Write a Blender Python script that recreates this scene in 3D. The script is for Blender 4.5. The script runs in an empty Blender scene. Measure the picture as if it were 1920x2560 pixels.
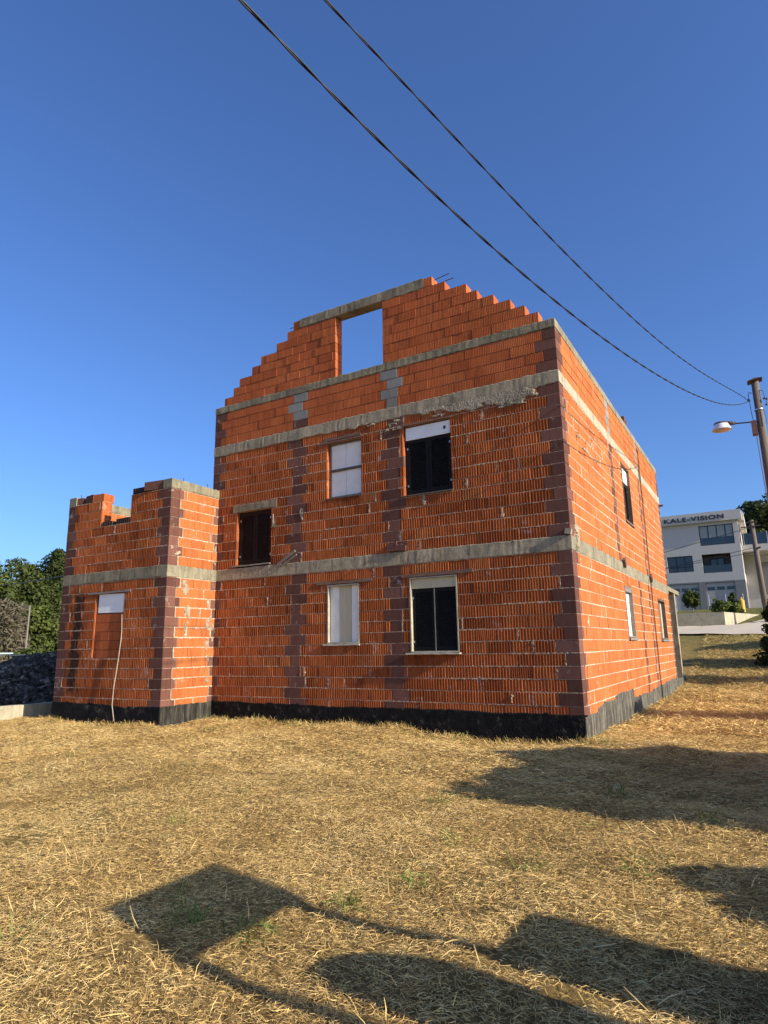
import bpy, math, random
import numpy as np
from mathutils import Vector, Matrix
random.seed(7); rng = np.random.default_rng(7)
scene = bpy.context.scene
COL = scene.collection

# ------------------------------------------------------------------ camera
cam_d = bpy.data.cameras.new('camera'); cam = bpy.data.objects.new('camera', cam_d); COL.objects.link(cam)
FWD = Vector((-0.49412649, 0.84447176, 0.20665541)); RGT = Vector((0.86119443, 0.50800088, -0.01671096)); UPV = Vector((0.11909306, -0.16971316, 0.97827107))
m = Matrix((RGT, UPV, -FWD)).transposed().to_4x4(); m.translation = Vector((2.56312, -10.33891, 1.05615))
cam.matrix_world = m
cam_d.sensor_fit = 'HORIZONTAL'; cam_d.sensor_width = 36.0; cam_d.lens = 1603.1676 / 1920 * 36
cam_d.clip_start = 0.05; cam_d.clip_end = 3000
scene.camera = cam

# ------------------------------------------------------------------ light
SUN = Vector((1.0, -0.075, 0.437)).normalized()
ELEV = math.asin(SUN.z); ROT = math.atan2(SUN.x, SUN.y)
world = bpy.data.worlds.new('World'); scene.world = world; world.use_nodes = True
wn = world.node_tree.nodes; wl = world.node_tree.links; wn.clear()
sky = wn.new('ShaderNodeTexSky'); sky.sky_type = 'NISHITA'; sky.sun_disc = False
sky.sun_elevation = ELEV; sky.sun_rotation = ROT; sky.altitude = 300; sky.air_density = 1.0; sky.dust_density = 2.0; sky.ozone_density = 8.0
bg = wn.new('ShaderNodeBackground'); bg.inputs['Strength'].default_value = 0.143
wo = wn.new('ShaderNodeOutputWorld'); hs = wn.new('ShaderNodeHueSaturation'); hs.inputs['Saturation'].default_value = 1.02; hs.inputs['Hue'].default_value = 0.506; wl.new(sky.outputs[0], hs.inputs['Color']); wl.new(hs.outputs[0], bg.inputs[0]); wl.new(bg.outputs[0], wo.inputs[0])
sl = bpy.data.lights.new('sun', 'SUN'); sl.energy = 5.0; sl.angle = math.radians(0.53); sl.color = (1.0, 0.92, 0.79)
so = bpy.data.objects.new('sun', sl); COL.objects.link(so); so.rotation_mode = 'QUATERNION'; so.rotation_quaternion = SUN.to_track_quat('Z', 'Y'); so.location = (40, -2, 30)
vs = scene.view_settings; vs.view_transform = 'Standard'; vs.look = 'None'; vs.exposure = 0.6; vs.gamma = 1.0
scene.cycles.max_bounces = 6

# ------------------------------------------------------------------ materials
def new_mat(name):
    M = bpy.data.materials.new(name); M.use_nodes = True; n = M.node_tree.nodes; l = M.node_tree.links
    return M, n, l, n['Principled BSDF']
def noise(n, l, co, scale, detail=4, rough=0.6):
    t = n.new('ShaderNodeTexNoise'); t.inputs['Scale'].default_value = scale; t.inputs['Detail'].default_value = detail; t.inputs['Roughness'].default_value = rough
    l.new(co, t.inputs['Vector']); return t.outputs['Fac']
def ramp(n, l, fac, stops):
    r = n.new('ShaderNodeValToRGB'); e = r.color_ramp.elements
    while len(e) < len(stops): e.new(0.5)
    for i, (p, c) in enumerate(stops):
        e[i].position = p; e[i].color = (c[0], c[1], c[2], 1) if not isinstance(c, (int, float)) else (c, c, c, 1)
    l.new(fac, r.inputs[0]); return r.outputs[0]
def mix(n, l, fac, a, b, mode='MIX'):
    x = n.new('ShaderNodeMix'); x.data_type = 'RGBA'; x.blend_type = mode
    for s, v in ((0, fac), (6, a), (7, b)):
        if isinstance(v, (int, float)): x.inputs[s].default_value = v
        elif isinstance(v, tuple): x.inputs[s].default_value = (*v, 1)
        else: l.new(v, x.inputs[s])
    return x.outputs[2]
def math_n(n, l, op, a, b=None):
    x = n.new('ShaderNodeMath'); x.operation = op
    for i, v in enumerate((a, b)):
        if v is None: continue
        if isinstance(v, (int, float)): x.inputs[i].default_value = v
        else: l.new(v, x.inputs[i])
    return x.outputs[0]
def bump(n, l, bsdf, h, strength, dist=0.01):
    b = n.new('ShaderNodeBump'); b.inputs['Strength'].default_value = strength; b.inputs['Distance'].default_value = dist
    l.new(h, b.inputs['Height']); l.new(b.outputs[0], bsdf.inputs['Normal'])
def obco(n): return n.new('ShaderNodeTexCoord').outputs['Object']
def scaled(n, l, co, s):
    mp = n.new('ShaderNodeMapping'); mp.inputs['Scale'].default_value = s; l.new(co, mp.inputs[0]); return mp.outputs[0]
def attr(n, name):
    a = n.new('ShaderNodeAttribute'); a.attribute_name = name; return a.outputs['Fac']

def block_mat(name, stops, dirt=0.5, white=0.0, streak=False, soot=0.0):
    M, n, l, b = new_mat(name); co = obco(n)
    c = ramp(n, l, attr(n, 'tint'), stops)
    fine = noise(n, l, co, 55, 3); c = mix(n, l, 0.35, c, ramp(n, l, fine, [(0.3, 0.55), (0.7, 1.0)]), 'MULTIPLY')
    vert = noise(n, l, scaled(n, l, co, (7, 7, 1.1)), 2.2, 4)
    c = mix(n, l, dirt, c, ramp(n, l, vert, [(0.36, (0.45, 0.38, 0.34)), (0.55, (1, 1, 1))]), 'MULTIPLY')
    if soot:
        big = noise(n, l, scaled(n, l, co, (1.0, 1.0, 0.7)), 0.9, 5)
        c = mix(n, l, soot, c, ramp(n, l, big, [(0.4, (1, 1, 1)), (0.66, (0.5, 0.46, 0.42))]), 'MULTIPLY')
    if white:
        w = noise(n, l, co, 3.3, 6, 0.7)
        f = math_n(n, l, 'MULTIPLY', ramp(n, l, w, [(0.60, 0.0), (0.69, 1.0)]), white)
        c = mix(n, l, f, c, (0.55, 0.5, 0.44))
    if streak:
        sx = n.new('ShaderNodeSeparateXYZ'); l.new(co, sx.inputs[0])
        wob = noise(n, l, scaled(n, l, co, (6, 6, 2.5)), 1.3, 5, 0.7)
        d = math_n(n, l, 'ABSOLUTE', math_n(n, l, 'ADD', sx.outputs['X'], 10.64))
        d = math_n(n, l, 'ADD', d, math_n(n, l, 'MULTIPLY', math_n(n, l, 'SUBTRACT', wob, 0.5), 1.0))
        f = ramp(n, l, d, [(0.12, 1.0), (0.27, 0.0)])
        zf = ramp(n, l, math_n(n, l, 'MULTIPLY', sx.outputs['Z'], 0.4), [(0.02, 0.0), (0.12, 1.0), (0.90, 1.0), (1.0, 0.0)])
        f = math_n(n, l, 'MULTIPLY', math_n(n, l, 'MULTIPLY', f, zf), 0.93)
        c = mix(n, l, f, c, (0.022, 0.017, 0.013))
    l.new(c, b.inputs['Base Color']); b.inputs['Roughness'].default_value = 0.92; b.inputs['Specular IOR Level'].default_value = 0.15
    h = math_n(n, l, 'ADD', noise(n, l, co, 120, 3), noise(n, l, co, 22, 3)); bump(n, l, b, h, 0.35, 0.004)
    return M
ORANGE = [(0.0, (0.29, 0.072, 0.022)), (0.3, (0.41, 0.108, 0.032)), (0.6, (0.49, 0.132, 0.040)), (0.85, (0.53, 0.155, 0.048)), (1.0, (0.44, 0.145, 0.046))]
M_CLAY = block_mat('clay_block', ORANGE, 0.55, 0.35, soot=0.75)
M_CLAY_R = block_mat('clay_block_side', [(0.0, (0.40, 0.115, 0.034)), (0.5, (0.47, 0.150, 0.046)), (1.0, (0.52, 0.180, 0.058))], 0.35, 0.25)  # lighter copy of the clay for sun-facing walls, some sunlight in its colour
M_CLAY_A = block_mat('clay_block_annex', ORANGE, 0.55, 0.3, streak=True, soot=0.7)
M_ATTIC = block_mat('clay_block_attic', [(0.0, (0.40, 0.098, 0.032)), (0.5, (0.54, 0.138, 0.044)), (1.0, (0.57, 0.160, 0.052))], 0.35, 0.0, soot=0.45)
M_PURP = block_mat('purple_block', [(0.0, (0.11, 0.048, 0.034)), (0.5, (0.155, 0.067, 0.047)), (1.0, (0.21, 0.095, 0.068))], 0.3, 0.5)
M_GREY = block_mat('grey_block', [(0.0, (0.22, 0.21, 0.185)), (1.0, (0.30, 0.29, 0.26))], 0.2)
def mortar_mat(name, a, bb):
    M, n, l, b = new_mat(name); co = obco(n)
    c = ramp(n, l, noise(n, l, co, 14, 5), [(0.3, a), (0.7, bb)])
    l.new(c, b.inputs['Base Color']); b.inputs['Roughness'].default_value = 0.95
    bump(n, l, b, noise(n, l, co, 70, 5), 0.7, 0.008); return M
M_MORT_F = mortar_mat('front_mortar', (0.24, 0.15, 0.095), (0.58, 0.40, 0.27))  # duller mortar copy for the grazed front, its weaker light in the colour
M_MORT = mortar_mat('mortar', (0.34, 0.27, 0.185), (0.60, 0.50, 0.36))
M_MORT_DK = mortar_mat('mortar_deep', (0.10, 0.055, 0.035), (0.22, 0.13, 0.09))
def concrete_mat(name, base, dark, moss=0.0, vs_=0.5):
    M, n, l, b = new_mat(name); co = obco(n)
    c = ramp(n, l, noise(n, l, co, 1.6, 6, 0.65), [(0.3, dark), (0.62, base)])
    v = noise(n, l, scaled(n, l, co, (6, 6, 0.7)), 2.0, 5, 0.7)
    c = mix(n, l, vs_, c, ramp(n, l, v, [(0.35, (0.42, 0.41, 0.36)), (0.58, (1, 1, 1))]), 'MULTIPLY')
    if moss:
        mm = noise(n, l, co, 3.7, 6, 0.7); c = mix(n, l, math_n(n, l, 'MULTIPLY', ramp(n, l, mm, [(0.5, 0.0), (0.64, 1.0)]), moss), c, (0.06, 0.06, 0.035))
    spk = noise(n, l, co, 60, 3); c = mix(n, l, 0.3, c, ramp(n, l, spk, [(0.3, 0.6), (0.6, 1.0)]), 'MULTIPLY')
    l.new(c, b.inputs['Base Color']); b.inputs['Roughness'].default_value = 0.9
    h = math_n(n, l, 'ADD', noise(n, l, co, 40, 5), noise(n, l, co, 7, 4)); bump(n, l, b, h, 0.5, 0.008); return M
M_CONC = concrete_mat('concrete', (0.45, 0.365, 0.235), (0.26, 0.21, 0.135), 0.45)
M_CONC_D = concrete_mat('weathered_concrete', (0.33, 0.27, 0.165), (0.16, 0.13, 0.08), 0.6)
M_CONC_L = concrete_mat('pale_concrete', (0.46, 0.40, 0.27), (0.36, 0.31, 0.20), 0.3, 0.4)
M_CONC_M = concrete_mat('sun_side_concrete', (0.31, 0.27, 0.175), (0.20, 0.17, 0.105), 0.5, 0.6)  # darker copy for sun-facing concrete; colour toned down against the strong light
M_SPILL = concrete_mat('concrete_spill', (0.42, 0.345, 0.235), (0.22, 0.175, 0.115), 0.2, 0.2)
def plain(name, col, rough=0.6, var=0.25, scale=8, metal=0.0, bmp=0.2, stretch=None, spec=0.5):
    M, n, l, b = new_mat(name); co = obco(n)
    if stretch: co = scaled(n, l, co, stretch)
    f = noise(n, l, co, scale, 5)
    c = ramp(n, l, f, [(0.25, tuple(x * (1 - var) for x in col)), (0.75, tuple(min(1, x * (1 + var)) for x in col))])
    l.new(c, b.inputs['Base Color']); b.inputs['Roughness'].default_value = rough; b.inputs['Metallic'].default_value = metal
    b.inputs['Specular IOR Level'].default_value = spec
    if bmp: bump(n, l, b, noise(n, l, co, scale * 4, 3), bmp, 0.004)
    return M
M_SHUT = plain('black_shutter', (0.013, 0.011, 0.011), 0.7, 0.3, bmp=0.05, spec=0.15)
M_SHUT_B = plain('brown_shutter', (0.024, 0.014, 0.010), 0.7, 0.3, bmp=0.05, spec=0.12)
M_WOOD = plain('old_wood', (0.15, 0.085, 0.055), 0.85, 0.45, 6, stretch=(1, 8, 8), bmp=0.4)
M_WOOD_G = plain('grey_wood', (0.20, 0.17, 0.14), 0.85, 0.4, 6, stretch=(1, 8, 8), bmp=0.4)
M_WOOD_P = plain('pole_wood', (0.125, 0.095, 0.07), 0.85, 0.4, 5, stretch=(9, 9, 0.8), bmp=0.5)
M_BOARD = plain('white_board', (0.86, 0.80, 0.71), 0.6, 0.10, 5)
M_BOARD_B = plain('beige_board', (0.56, 0.49, 0.31), 0.7, 0.15, 5, stretch=(9, 1, 0.6))
M_WHITE = plain('white_box', (0.90, 0.86, 0.80), 0.5, 0.06, 3)
M_FRAME = plain('frame_paint', (0.42, 0.37, 0.26), 0.6, 0.3, 9)
M_FRAME_D = plain('dark_frame', (0.10, 0.075, 0.055), 0.7, 0.3, 9)
M_METAL = plain('galvanised_metal', (0.45, 0.46, 0.48), 0.35, 0.15, 9, metal=0.85, bmp=0.05)
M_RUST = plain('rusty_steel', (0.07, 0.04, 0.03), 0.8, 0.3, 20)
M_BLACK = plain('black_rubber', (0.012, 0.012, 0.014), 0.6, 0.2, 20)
M_CABLE = plain('cable_jacket', (0.008, 0.008, 0.010), 0.55, 0.2, 30, bmp=0)
def bitumen_mat(name, grey, k=1.0):
    M, n, l, b = new_mat(name); co = obco(n)
    v = noise(n, l, scaled(n, l, co, (9, 9, 1.0)), 2.0, 6, 0.7); w = noise(n, l, co, 5.5, 7, 0.72)
    if grey:
        c = ramp(n, l, v, [(0.34, (0.02, 0.018, 0.015)), (0.5, (0.11 * k, 0.10 * k, 0.08 * k)), (0.68, (0.30 * k, 0.27 * k, 0.20 * k))])
        c = mix(n, l, 0.7, c, ramp(n, l, w, [(0.4, 0.45), (0.6, 1.0)]), 'MULTIPLY')
    else:
        c = ramp(n, l, w, [(0.40, (0.004, 0.004, 0.004)), (0.57, (0.012, 0.011, 0.010)), (0.63, (0.055, 0.046, 0.034)), (0.70, (0.16, 0.135, 0.10))])
    l.new(c, b.inputs['Base Color']); b.inputs['Roughness'].default_value = 0.75 if not grey else 0.9; b.inputs['Specular IOR Level'].default_value = 0.15
    vo = n.new('ShaderNodeTexVoronoi'); vo.inputs['Scale'].default_value = 38; l.new(co, vo.inputs['Vector'])
    h = math_n(n, l, 'ADD', noise(n, l, co, 9, 4), math_n(n, l, 'MULTIPLY', vo.outputs['Distance'], 0.6 if not grey else 0.1)); bump(n, l, b, h, 0.6, 0.012); return M
M_BIT_A = bitumen_mat('dull_bitumen', True, 0.42); M_BIT = bitumen_mat('black_bitumen', False); M_BIT_G = bitumen_mat('worn_bitumen', True)

# ------------------------------------------------------------------ mesh helpers
class MB:
    def __init__(s): s.v = []; s.f = []; s.mi = []; s.t = []
    def add(s, vs_, fs, mi=0, t=0.5):
        o = len(s.v); s.v.extend(vs_); s.f.extend([tuple(i + o for i in q) for q in fs]); s.mi.extend([mi] * len(fs)); s.t.extend([t] * len(fs))
    def box(s, a, b, mi=0, t=0.5):
        (x0, y0, z0), (x1, y1, z1) = [tuple(min(p, q) for p, q in zip(a, b)), tuple(max(p, q) for p, q in zip(a, b))]
        s.add([(x0, y0, z0), (x1, y0, z0), (x1, y1, z0), (x0, y1, z0), (x0, y0, z1), (x1, y0, z1), (x1, y1, z1), (x0, y1, z1)],
              [(0, 3, 2, 1), (4, 5, 6, 7), (0, 1, 5, 4), (1, 2, 6, 5), (2, 3, 7, 6), (3, 0, 4, 7)], mi, t)
    def obox(s, c, half, rot, mi=0, t=0.5):
        vs_ = [tuple(Vector(c) + rot @ Vector((sx * half[0], sy * half[1], sz * half[2]))) for sz in (-1, 1) for sx, sy in ((-1, -1), (1, -1), (1, 1), (-1, 1))]
        s.add(vs_, [(0, 3, 2, 1), (4, 5, 6, 7), (0, 1, 5, 4), (1, 2, 6, 5), (2, 3, 7, 6), (3, 0, 4, 7)], mi, t)
    def tube(s, pts, rad, n=8, mi=0, cap=True, t=0.5):
        pts = [Vector(p) for p in pts]; rings = []
        rad = rad if hasattr(rad, '__len__') else [rad] * len(pts)
        ref = Vector((0, 0, 1)) if abs((pts[-1] - pts[0]).normalized().z) < 0.9 else Vector((1, 0, 0))
        vs_ = []
        for i, p in enumerate(pts):
            d = (pts[min(i + 1, len(pts) - 1)] - pts[max(i - 1, 0)]).normalized()
            a = d.cross(ref).normalized(); b = d.cross(a)
            for k in range(n):
                w = 2 * math.pi * k / n; vs_.append(tuple(p + (a * math.cos(w) + b * math.sin(w)) * rad[i]))
        fs = [(i * n + k, i * n + (k + 1) % n, (i + 1) * n + (k + 1) % n, (i + 1) * n + k) for i in range(len(pts) - 1) for k in range(n)]
        if cap: fs += [tuple(range(n - 1, -1, -1)), tuple(range((len(pts) - 1) * n, len(pts) * n))]
        s.add(vs_, fs, mi, t)
    def lathe(s, c, prof, n=20, mi=0):
        vs_ = [(c[0] + r * math.cos(2 * math.pi * k / n), c[1] + r * math.sin(2 * math.pi * k / n), c[2] + z) for r, z in prof for k in range(n)]
        fs = [(i * n + k, i * n + (k + 1) % n, (i + 1) * n + (k + 1) % n, (i + 1) * n + k) for i in range(len(prof) - 1) for k in range(n)]
        s.add(vs_, fs, mi)
    def build(s, name, mats, parent=None, smooth=False):
        me = bpy.data.meshes.new(name); me.from_pydata([tuple(v) for v in s.v], [], s.f); 
        for M in (mats if isinstance(mats, (list, tuple)) else [mats]): me.materials.append(M)
        me.polygons.foreach_set('material_index', s.mi)
        a = me.attributes.new('tint', 'FLOAT', 'FACE'); a.data.foreach_set('value', s.t)
        if smooth: me.polygons.foreach_set('use_smooth', [True] * len(s.f))
        me.update(); return link(name, me, parent)
def link(name, me, parent=None):
    o = bpy.data.objects.new(name, me); COL.objects.link(o)
    if parent is not None:
        o.parent = parent
        if parent.type == 'EMPTY': o.matrix_parent_inverse = Matrix.Translation(parent.location).inverted()
    return o
def empty(name, loc=(0, 0, 0)):
    o = bpy.data.objects.new(name, None); COL.objects.link(o); o.location = loc; o.empty_display_size = 0.2; return o
def tag(o, label, cat, group=None):
    o['label'] = label; o['category'] = cat
    if group: o['group'] = group
    return o
def np_mesh(name, verts, quads, mat, tint=None, parent=None):
    me = bpy.data.meshes.new(name); nv = len(verts); nf = len(quads); k = quads.shape[1]
    me.vertices.add(nv); me.vertices.foreach_set('co', verts.astype(np.float32).ravel())
    me.loops.add(nf * k); me.loops.foreach_set('vertex_index', quads.astype(np.int32).ravel())
    me.polygons.add(nf); me.polygons.foreach_set('loop_start', np.arange(0, nf * k, k, dtype=np.int32))
    if tint is not None:
        a = me.attributes.new('tint', 'FLOAT', 'FACE'); a.data.foreach_set('value', tint.astype(np.float32))
    me.materials.append(mat); me.update(calc_edges=True); return link(name, me, parent)

# ------------------------------------------------------------------ terrain
def smooth01(t): t = np.clip(t, 0, 1); return t * t * (3 - 2 * t)
def ground_h(x, y):
    x = np.asarray(x, float); y = np.asarray(y, float)
    h = -0.40 - 0.10 * smooth01((-y - 2.0) / 5.0)
    ramp_ = np.interp(y, [-50, 9, 12, 16, 24, 30, 31.0, 40, 50, 300], [0, 0, 0.10, 0.48, 1.76, 2.30, 2.36, 3.6, 4.1, 6])
    wgt = smooth01((x + 13.0) / 5.0); h = h + ramp_ * wgt
    h = h + 0.022 * np.sin(1.7 * x + 0.6 * y) * np.sin(1.3 * y + 1) + 0.014 * np.sin(4.1 * x - 1.1 * y + 2) + 0.012 * np.sin(5.3 * y + 1.9 * x)
    h = h - 0.09 * np.exp(-((x + 1.7) ** 2 / 1.2 + (y + 0.2) ** 2 / 0.5)) + 0.09 * np.exp(-((x + 4.0) ** 2 / 1.5 + (y + 0.3) ** 2 / 0.8)) + 0.05 * np.exp(-((x + 7.0) ** 2 / 0.6 + (y + 0.3) ** 2 / 0.5)) + 0.02 * np.sin(5.7 * x + 1.0) * np.exp(-(y + 0.2) ** 2 / 0.3)
    return h
def axis(lo, a, b, hi, step, growth=1.13):
    mid = list(np.arange(a, b, step)); out = []; s = step; v = b
    while v < hi: out.append(v); s *= growth; v += s
    out.append(hi); pre = []; s = step; v = a - step
    while v > lo: pre.append(v); s *= growth; v -= s
    pre.append(lo); return np.array(pre[::-1] + mid + out)
gx = axis(-700, -14, 5, 700, 0.11); gy = axis(-300, -9.5, 3, 900, 0.11)
X, Y = np.meshgrid(gx, gy); Z = ground_h(X, Y)
near = (np.abs(X + 4) < 11) & (np.abs(Y + 3) < 8)
Z = Z + near * rng.normal(0, 0.008, Z.shape)
nx, ny = len(gx), len(gy); idx = np.arange(nx * ny).reshape(ny, nx)
quads = np.stack([idx[:-1, :-1], idx[:-1, 1:], idx[1:, 1:], idx[1:, :-1]], -1).reshape(-1, 4)
M, n, l, b = new_mat('dry_soil'); co = obco(n)
c = ramp(n, l, noise(n, l, co, 9, 8, 0.75), [(0.3, (0.12, 0.075, 0.03)), (0.5, (0.34, 0.215, 0.075)), (0.7, (0.54, 0.36, 0.12))])
c = mix(n, l, math_n(n, l, 'MULTIPLY', ramp(n, l, noise(n, l, co, 0.35, 5), [(0.45, 0.0), (0.62, 1.0)]), 0.3), c, (0.085, 0.095, 0.03))
sx = n.new('ShaderNodeSeparateXYZ'); l.new(co, sx.inputs[0])
fargreen = ramp(n, l, math_n(n, l, 'MULTIPLY', math_n(n, l, 'ADD', sx.outputs['Y'], math_n(n, l, 'MULTIPLY', noise(n, l, co, 0.6, 4), 6)), 0.02), [(0.42, 0.0), (0.55, 0.85)])
c = mix(n, l, fargreen, c, ramp(n, l, noise(n, l, co, 3, 6), [(0.35, (0.06, 0.075, 0.02)), (0.65, (0.15, 0.16, 0.045))]))
l.new(c, b.inputs['Base Color']); b.inputs['Roughness'].default_value = 1.0; b.inputs['Specular IOR Level'].default_value = 0.1
bump(n, l, b, noise(n, l, co, 26, 8, 0.8), 1.0, 0.06)
ground = np_mesh('ground', np.stack([X, Y, Z], -1).reshape(-1, 3), quads, M); ground['kind'] = 'structure'
ground.data.polygons.foreach_set('use_smooth', [True] * len(quads))

# gravel road on the slope
M_ROAD = plain('pale_gravel', (0.52, 0.43, 0.31), 1.0, 0.25, 30, bmp=1.0)
xs = np.linspace(-40, 30, 120); tt = np.linspace(0, 1, 14)
rx, rt = np.meshgrid(xs, tt)
y0 = 24.2 - 0.12 * np.clip(rx, -20, 20); y1 = 30.02 + 1.4 * np.clip(rx - 0.6, 0, 6)
ry = y0 + (y1 - y0) * rt; rz = ground_h(rx, ry) + 0.05
ii = np.arange(rx.size).reshape(rx.shape)
rq = np.stack([ii[:-1, :-1], ii[:-1, 1:], ii[1:, 1:], ii[1:, :-1]], -1).reshape(-1, 4)
road = np_mesh('road', np.stack([rx, ry, rz], -1).reshape(-1, 3), rq, M_ROAD); road['kind'] = 'structure'

# ------------------------------------------------------------------ brick house
house = empty('brick_house', (-4, 5.5, 0))
tag(house, 'unfinished orange clay block house with stepped roofless gable, concrete bands and black plinth', 'house')
FR = lambda o, du, nn: (Vector((*o, 0)), Vector((*du, 0)), Vector((*nn, 0)))
F_FRONT = FR((0, 0), (1, 0), (0, -1)); F_RIGHT = FR((0, 0), (0, 1), (1, 0))
PA, XJ, WA, W, D = 1.364, 7.82, 3.447, 8.02, 11.69
F_ANX = FR((0, -PA), (1, 0), (0, -1)); F_ANXR = FR((-XJ, 0), (0, 1), (1, 0)); F_ANXL = FR((-XJ - WA, 0), (0, 1), (-1, 0))
F_LEFT = FR((-W, 0), (0, 1), (-1, 0)); F_BACK = FR((0, D), (1, 0), (0, 1))
def P(fr, u, d, z): return tuple(fr[0] + fr[1] * u + fr[2] * d + Vector((0, 0, z)))
def block(mb, fr, u0, u1, z0, z1, mi, t, pitch=0.042, dep=0.005, thick=0.25, proud=0.0):
    if u1 - u0 < 0.015: return
    prof = []
    if dep > 0:
        N = max(1, round((u1 - u0) / pitch)); S = 8; A = 1.25
        for i in range(N):
            for k in range(S):
                f = k / S; h = -dep * (0.5 + 0.5 * math.cos(2 * math.pi * f)) ** A
                prof.append((u0 + (u1 - u0) * (i + f) / N, h + proud))
        prof.append((u1, -dep + proud))
    else:
        e = 0.004; prof = [(u0, proud - e), (u0 + e, proud), (u1 - e, proud), (u1, proud - e)]
    front = len(prof); prof += [(u1, -thick), (u0, -thick)]
    n_ = len(prof)
    vs_ = [P(fr, u, d, z0) for u, d in prof] + [P(fr, u, d, z1) for u, d in prof]
    fs = [(i, (i + 1) % n_, n_ + (i + 1) % n_, n_ + i) for i in range(n_)] + [tuple(range(n_ - 1, -1, -1)), tuple(range(n_, 2 * n_))]
    mb.add(vs_, fs, mi, t)
def cut_spans(u0, u1, z0, z1, ops):
    """pieces (ua, ub, za, zb) of a course that stay solid round the openings"""
    pcs = [(u0, u1, z0, z1)]
    for (a, b_, c_, d_) in ops:
        new = []
        for (p, q, r, s) in pcs:
            if b_ <= p or a >= q or d_ <= r + 0.004 or c_ >= s - 0.004: new.append((p, q, r, s)); continue
            if a > p: new.append((p, a, r, s))
            if b_ < q: new.append((b_, q, r, s))
            p2, q2 = max(a, p), min(b_, q)
            if c_ - r > 0.025: new.append((p2, q2, r, c_))
            if s - d_ > 0.025: new.append((p2, q2, d_, s))
        pcs = new
    return pcs
J = 0.011
def wall(name, fr, courses, ops, fixed, mats, pitch=0.05, dep=0.013, blen=0.385, smear=1.0, thick=0.25, fixdep=0.0, jit=0.003, uoff=0.0, skipbed=0):
    """courses: (z0, z1, u0, u1, index). mats: clay, purple, grey, mortar. One mesh of blocks plus one child mesh of mortar."""
    mb = MB(); mm = MB()
    for (z0, z1, u0, u1, i) in courses:
        for (a, b_, r, s) in cut_spans(u0, u1, z0, z1, ops):
            full = (s - r) > 0.12
            e0 = 0.008; core0, core1 = a + e0, b_ - e0
            if core1 > core0:
                mm.add([P(fr, u, d, z) for z in (r, s) for u, d in ((core0, -0.009 - dep), (core1, -0.009 - dep), (core1, -thick + 0.012), (core0, -thick + 0.012))],
                       [(0, 3, 2, 1), (4, 5, 6, 7), (0, 1, 5, 4), (1, 2, 6, 5), (2, 3, 7, 6), (3, 0, 4, 7)])
            fx = sorted([(max(f[0], a), min(f[1], b_), f[2]) for f in fixed(i, 0.5 * (z0 + z1)) if f[0] < b_ and f[1] > a])
            segs = []; cur = a
            for f in fx:
                if f[0] > cur + 0.03: segs.append((cur, f[0], 0))
                segs.append((max(cur, f[0]), f[1], f[2])); cur = f[1]
            if b_ > cur + 0.01: segs.append((cur, b_, 0))
            zt = s - J if full else s - 0.003
            for (p, q, kind) in segs:
                if kind:
                    block(mb, fr, p + (J / 2 if p > a else 0), q - (J / 2 if q < b_ else 0), r, zt, kind, random.random(), pitch, fixdep, thick, random.uniform(-jit, jit)); continue
                off = ((i % 2) * 0.5 + 0.13 * math.sin(i * 2.3)) * blen + uoff
                k = math.floor((p - off) / blen); cuts = [p]
                while True:
                    k += 1; c_ = off + k * blen + random.uniform(-0.02, 0.02)
                    if c_ > q - 0.05: break
                    if c_ > cuts[-1] + 0.05: cuts.append(c_)
                cuts.append(q)
                for c0, c1 in zip(cuts[:-1], cuts[1:]):
                    g0 = 0 if c0 == a else random.choice((0.002, 0.003, 0.006)); g1 = 0 if c1 == b_ else 0.003
                    tv = min(1, max(0, random.gauss(0.5, 0.2)))
                    fd = dep if random.random() > 0.05 else dep * 0.4
                    block(mb, fr, c0 + g0, c1 - g1, r + random.uniform(0, 0.003), zt + random.uniform(-0.004, 0.002), 0, tv, pitch * random.choice((1, 1, 1, 0.93, 0.7) if random.random() < 0.15 else (1, 1, 0.97)), fd, thick, random.uniform(-jit, jit))
                    if smear and c1 < q - 0.02 and random.random() < 0.12 * smear:
                        bed(mm, fr, None, c1, r + 0.01, zt - 0.01, random.choice((0.8, 1.2, 2.4)), True)
                if smear:
                    for e_, cond in ((p, p > a), (q, q < b_)):
                        if cond and random.random() < 0.55 * smear: bed(mm, fr, None, e_, r, zt, random.uniform(0.5, 1.3), True)
            if smear and full and i != skipbed:
                bed(mm, fr, s - J / 2, a, b_, None, smear)
    o = mb.build(name, mats[:3], house)
    mo = mm.build('mortar', mats[3], o)
    return o
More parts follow.
